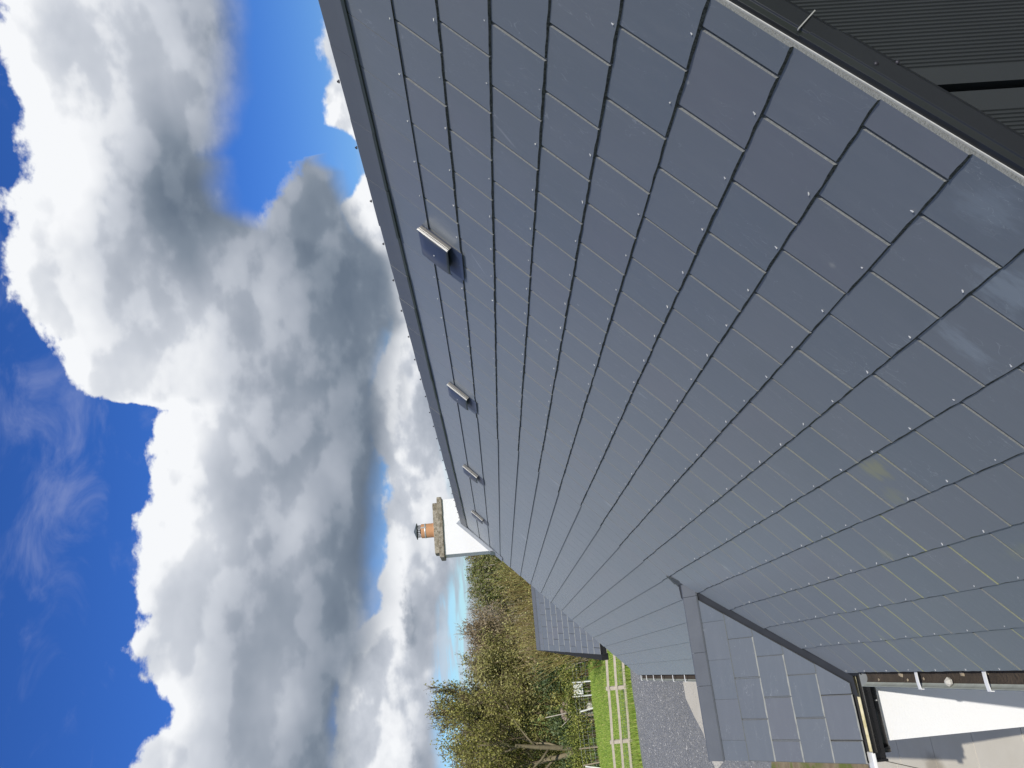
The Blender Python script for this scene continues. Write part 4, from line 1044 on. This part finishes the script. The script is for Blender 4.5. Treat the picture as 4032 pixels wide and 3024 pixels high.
    if nleaf:
        i = rng.integers(0, len(T), nleaf); clump = rng.normal(size=(len(T), 3)) * 0.0
        P = T[i] + rng.normal(size=(nleaf, 3)) * np.array([0.027, 0.027, 0.025]) * height
        kp = P[:, 2] > base.z + height * low; P = P[kp]; i = i[kp]
        # clumped brightness: leaves of one branch share a tone
        tone = rng.random(len(T)); r_ = np.clip(0.55 * tone[i] + 0.45 * rng.random(len(P)), 0.01, 0.985)
        me = np_mesh('crown', tri_leaves(P, lsize, rng), 4, M_LEAF[leaf], r_); mobj('crown', me, t)
    return t
def shrub(name, label, cat, base, w, h, seed, leaf, n=900, lsize=0.10, group=None, depth=None, shoots=0, shoot_mat=None):
    rr = random.Random(seed); rng = np.random.default_rng(seed); t = empty(name, base, label, cat, group); base = Vector(base)
    m = MB(); tips = []
    for k in range(9 + shoots):
        a = rr.random() * 6.28; rad = w * 0.5 * rr.random() ** .6; sp = 0.6 if k < 9 else 0.35
        p = base + Vector((math.cos(a) * rad * .35, math.sin(a) * rad * .35, -0.03))
        hh = h * ((0.55 + 0.45 * rr.random()) if k < 9 else (0.7 + 0.4 * rr.random()))
        q = p + Vector((math.cos(a) * rad * sp * 0.5, math.sin(a) * rad * sp * .5, hh * 0.55)); e = base + Vector((math.cos(a) * rad * (sp + .4), math.sin(a) * rad * (sp + .4), hh))
        m.tube([p, q, e], [0.02, 0.013, 0.004] if k < 9 else [0.014, 0.010, 0.004], 3, cap=False); tips += [q.lerp(e, f) for f in (0, .25, .5, .75, 1)]
    m.build('stems', shoot_mat or M_TWIG, t)
    T = np.array([tuple(q) for q in tips]); i = rng.integers(0, len(T), n)
    P = T[i] + rng.normal(size=(n, 3)) * np.array([w * .16, w * .16, h * .13]); P[:, 2] = np.maximum(P[:, 2], base.z + 0.02)
    tone = rng.random(len(T)); r_ = np.clip(0.5 * tone[i] + .5 * rng.random(n), .01, .985)
    mobj('foliage', np_mesh('foliage', tri_leaves(P, lsize, rng), 4, M_LEAF[leaf], r_), t)
    return t
tree('forked_tree', 'big tree with a pale forked trunk and bright yellow green crown behind the hedge', 'tree', (-4.35, 50.0, GZ), 8.9, 0.95, 12, 'spring', 17000, 0.12, M_MIDBARK, M_TWIG, 0.30, 2, 0.22, 0.35, 700, low=0.26)
tree('bare_topped_tree', 'tall olive tree with bare twigs showing at the top, right of the forked tree', 'tree', (-2.4, 56.0, GZ), 9.5, 0.8, 23, 'olive', 14000, 0.125, M_BARK, M_TWIG, 0.24, 2, 0.3, 0.8, 2200, low=0.10)
tree('olive_tree', 'rounded olive leaved tree in the middle of the wood above the white board', 'tree', (0.2, 51.5, GZ), 7.0, 1.0, 31, 'olive', 17000, 0.12, M_BARK, M_TWIG, 0.2, 3, 0.2, 0.6, 900, low=0.10)
tree('brown_topped_tree', 'tree with a brownish twiggy crown just left of the grey birches', 'tree', (2.2, 56.5, GZ), 7.1, 0.95, 37, 'buds', 12000, 0.12, M_BARK, M_TWIG, 0.18, 3, 0.2, 0.7, 1400, low=0.08)
tree('birch', 'grey bare birch with white branches, the taller of the two', 'tree', (4.3, 63.0, GZ), 7.8, 0.85, 41, 'buds', 3500, 0.11, M_PALEBARK, M_PALETWIG, 0.22, 2, 0.3, 0.65, 1800, low=0.40)
tree('birch', 'grey bare birch with white branches, the lower one nearer the chimney', 'tree', (6.0, 61.0, GZ), 6.6, 0.9, 43, 'buds', 3500, 0.11, M_PALEBARK, M_PALETWIG, 0.18, 3, 0.3, 0.6, 1500, low=0.35)
tree('ivy_clad_tree', 'dark green ivy clad tree to the left of the chimney', 'tree', (7.5, 59.0, GZ), 6.7, 0.9, 53, 'ivy', 13000, 0.13, M_PALEBARK, M_PALETWIG, 0.2, 3, 0.2, 0.55, 600, low=0.12)
tree('ivy_clad_tree', 'dark green ivy clad tree partly hidden by the chimney', 'tree', (9.4, 60.5, GZ), 6.3, 0.95, 59, 'ivy', 12000, 0.13, M_PALEBARK, M_PALETWIG, 0.2, 3, 0.2, 0.55, 600, low=0.12)
tree('reddish_tree', 'far reddish twiggy tree rising just left of the chimney', 'tree', (10.6, 72.0, GZ), 8.0, 0.8, 61, 'buds', 2500, 0.11, M_TWIG, M_TWIG, 0.14, 2, 0.3, 0.7, 1800, low=0.35)
for k, (x, y, h, sd, lf, lb) in enumerate([(-6.6, 55, 9.3, 71, 'olive', 'olive tree at the left edge behind the forked tree'), (-4.4, 63, 9.9, 73, 'buds', 'far brown tree showing between the forked tree and the bare topped tree'),
        (-0.9, 60, 8.2, 75, 'olive', 'olive tree between the bare topped tree and the rounded olive tree'), (1.2, 66, 8.0, 77, 'olive', 'far olive tree behind the rounded olive tree'), (3.2, 69, 7.4, 78, 'buds', 'far brown tree behind the taller birch'),
        (5.4, 70, 7.0, 79, 'ivy', 'far green tree between the two birches'), (8.3, 70, 6.9, 83, 'ivy', 'far green tree behind the ivy clad trees'), (12.5, 66, 6.4, 89, 'ivy', 'far green tree behind the chimney')]):
    tree('background_tree', lb, 'tree', (x, y, GZ), h, 1.0, sd, lf, 11000, 0.15, M_BARK, M_TWIG, 0.18, 3, 0.15, 0.6, 900, low=0.04)
def woodland():
    rng = np.random.default_rng(99); n = 26000
    x = rng.uniform(-16, 24, n); y = rng.uniform(76, 86, n)
    top = 5.6 - 0.13 * (x + 6) + 0.8 * np.sin(x * 0.9) + 0.5 * np.sin(x * 2.3 + 1)
    z = GZ + rng.random(n) ** 0.7 * np.maximum(top, 2.0)
    P = np.stack([x, y, z], 1)
    tone = np.clip(0.5 + 0.3 * np.sin(x * 1.7 + y) + 0.35 * rng.normal(size=n), 0.01, 0.98)
    o = mobj('woodland', np_mesh('woodland', tri_leaves(P, 0.34, rng), 4, M_LEAF['olive'], tone)); return tag(o, 'far brownish green wood filling the gaps behind the trees', 'woodland', kind='stuff')
woodland()
# willow coppice behind the outbuilding
def willow(x, y, h, sd, label):
    rr = random.Random(sd); rng = np.random.default_rng(sd); t = empty('willow', (x, y, GZ), label, 'shrub', 'willow coppice behind the outbuilding'); V = []; m = MB(); tips = []; rn = []
    for k in range(150):
        a = rr.random() * 6.28; s_ = abs(rr.gauss(0, .30)); p = Vector((x + rr.gauss(0, .35), y + rr.gauss(0, .35), GZ)); L = h * (0.55 + .45 * rr.random())
        d = Vector((math.cos(a) * s_, math.sin(a) * s_, 1)).normalized(); q = p + d * L * .55; e = q + (d + Vector((rr.gauss(0, .08), rr.gauss(0, .08), .1))).normalized() * L * .45
        m.tube([p, q, e], [0.016, 0.011, 0.004], 3, cap=False, rnd=0.01 + .98 * rr.random()); tips += [p.lerp(q, .5), q, q.lerp(e, .5), e]
        for j in range(3):
            b0 = q.lerp(e, rr.random()); m.tube([b0, b0 + (d + Vector((rr.gauss(0, .35), rr.gauss(0, .35), .2))).normalized() * L * .16], [0.008, .004], 3, cap=False, rnd=0.01 + .98 * rr.random())
    o = m.build('shoots', M_LEAF['willow'], t); o['kind'] = 'stuff'
    T = np.array([tuple(q) for q in tips]); n = 1500; P = T[rng.integers(0, len(T), n)] + rng.normal(size=(n, 3)) * .14
    mobj('foliage', np_mesh('foliage', tri_leaves(P, .075, rng), 4, M_LEAF['willow'], np.clip(rng.random(n), .01, .98)), t)
for k, (x, y, h, lb) in enumerate([(1.3, 36.0, 4.1, 'leftmost orange and yellow willow above the outbuilding ridge'), (2.3, 34.5, 4.4, 'second willow from the left above the outbuilding ridge'), (3.3, 35.5, 4.6, 'third willow from the left above the outbuilding ridge'),
                              (4.3, 34.2, 4.7, 'fourth willow from the left, against the far roof edge'), (5.4, 35.2, 4.8, 'fifth willow from the left, next to the far roof edge'), (6.6, 34.5, 4.6, 'rightmost willow, below the chimney foot')]):
    willow(x, y, h, 200 + k, lb)
shrub('holly_bush', 'dark evergreen bush left of the outbuilding gable', 'bush', (0.5, 46.6, GZ), 2.2, 2.6, 301, 'dark', 4500, 0.12)
shrub('bramble_bush', 'pale arching brambles right at the outbuilding gable', 'bush', (0.9, 41.6, GZ), 2.0, 1.9, 303, 'hedge', 700, 0.09, shoots=40, shoot_mat=M_PALETWIG)
hs = ['first hedge bush from the outbuilding gable', 'second hedge bush from the outbuilding gable', 'hedge bush in front of the white board', 'hedge bush left of the white board', 'hedge bush by the leaning white stake', 'hedge bush by the pale stones', 'hedge bush under the leaning pole', 'hedge bush right of the forked trunk', 'hedge bush in front of the forked trunk', 'hedge bush at the left edge of the field']
for k in range(10):
    x = 0.55 - k * 0.62; y = 44.0 + 0.3 * math.sin(k * 2.1)
    shrub('hedge_bush', 'yellow green ' + hs[k], 'bush', (x, y, GZ), 1.1, 1.15 + 0.35 * math.sin(k * 1.3) ** 2, 400 + k, 'hedge', 1300, 0.085, 'hedge bushes behind the field', shoots=10)
for k, (x, y, w, h, lb) in enumerate([(-0.6, 48.5, 3.2, 1.7, 'bright grassy bank under the trees above the white board'), (-5.6, 48, 2.4, 1.9, 'dark thicket at the left of the forked trunk'), (-3.0, 48.0, 2.0, 2.1, 'dark undergrowth right of the forked trunk'), (2.6, 47.5, 3.4, 3.2, 'brown undergrowth behind the outbuilding gable'), (-4.2, 53.5, 4.2, 3.0, 'olive undergrowth behind the forked trunk'), (-0.8, 53.0, 4.6, 3.4, 'olive undergrowth beneath the rounded olive tree'), (1.9, 50.5, 3.2, 3.0, 'brown scrub right of the evergreen bush')]):
    shrub('thicket', lb, 'bush', (x, y, GZ), w, h, 500 + k, ['spring', 'dark', 'dark', 'buds', 'olive', 'olive', 'buds'][k], 5600, 0.12)
# odds and ends along the hedge
m = MB(); m.box(-0.28, 0.28, -0.03, 0.03, 0.45, 0.95, M=Matrix.Translation((-0.85, 43.45, GZ)) @ Matrix.Rotation(R(-20), 4, 'Z')); m.box(-0.40, -0.35, -0.04, 0.04, -0.02, 1.05, 0, Matrix.Translation((-0.85, 43.45, GZ)) @ Matrix.Rotation(R(-20), 4, 'Z'))
m.box(0.35, 0.40, -0.04, 0.04, -0.02, 1.0, 0, Matrix.Translation((-0.85, 43.45, GZ)) @ Matrix.Rotation(R(-20), 4, 'Z'))
tag(m.build('white_board', M_WHITE), 'white painted board on two posts among the hedge bushes', 'board')
wl = empty('stone_wall', (-1.95, 46.6, GZ), 'low heap of brown field stones at the foot of the wood', 'wall')
rs = random.Random(9)
for i in range(26):
    r_ = 0.10 + 0.08 * rs.random(); m = MB(); c0 = (-1.95 + rs.uniform(-.5, .5), 46.6 + rs.uniform(-.15, .15), GZ + 0.1 + rs.random() * 1.4)
    m.lathe(c0, [(0, -r_ * .7), (r_ * .9, -r_ * .5), (r_ * 1.1, 0), (r_ * .8, r_ * .5), (0, r_ * .7)], 6, 0, False); m.build('stone', M_BROWNSTONE, wl)
for i, (x, z, s_) in enumerate([(-2.0, 0.0, .26), (-2.35, 0.0, .22), (-1.75, 0.0, .2), (-2.1, 0.34, .2), (-2.3, 0.34, .18), (-1.95, 0.62, .2)]):
    rough_box(x - s_ * .7, x + s_ * .7, 44.2, 44.2 + s_, GZ + z, GZ + z + s_ * 1.3, 'pale_stone', M_STONE, None, 0.1, 0.05, 20 + i)
    o = bpy.context.scene.objects[[q.name for q in COL.objects][-1]]
    tag(o, ['pale stone block, largest at the bottom of the pile by the hedge', 'pale stone block, leftmost at the bottom of the pile', 'pale stone block, rightmost at the bottom of the pile', 'pale stone block in the middle of the pile', 'pale stone block in the middle left of the pile', 'pale stone block on top of the pile'][i], 'stone', 'pale stones piled by the hedge')
m = MB(); m.tube([(-2.03, 45.6, GZ + 0.2), (-2.06, 45.6, GZ + 1.2), (-2.2, 45.6, GZ + 2.5)], [0.035, 0.03, 0.02], 6); m.tube([(-2.05, 45.6, GZ + .9), (-2.5, 45.6, GZ + 1.35), (-2.75, 45.6, GZ + 1.7)], [0.025, .02, .012], 5)
tag(m.build('dead_sapling', M_PALEBARK), 'pale bare sapling stem with one side branch above the stones', 'sapling')

scene.cycles.samples = 96
scene.cycles.caustics_reflective = False; scene.cycles.caustics_refractive = False
scene.cycles.max_bounces = 5; scene.cycles.diffuse_bounces = 3; scene.cycles.glossy_bounces = 3
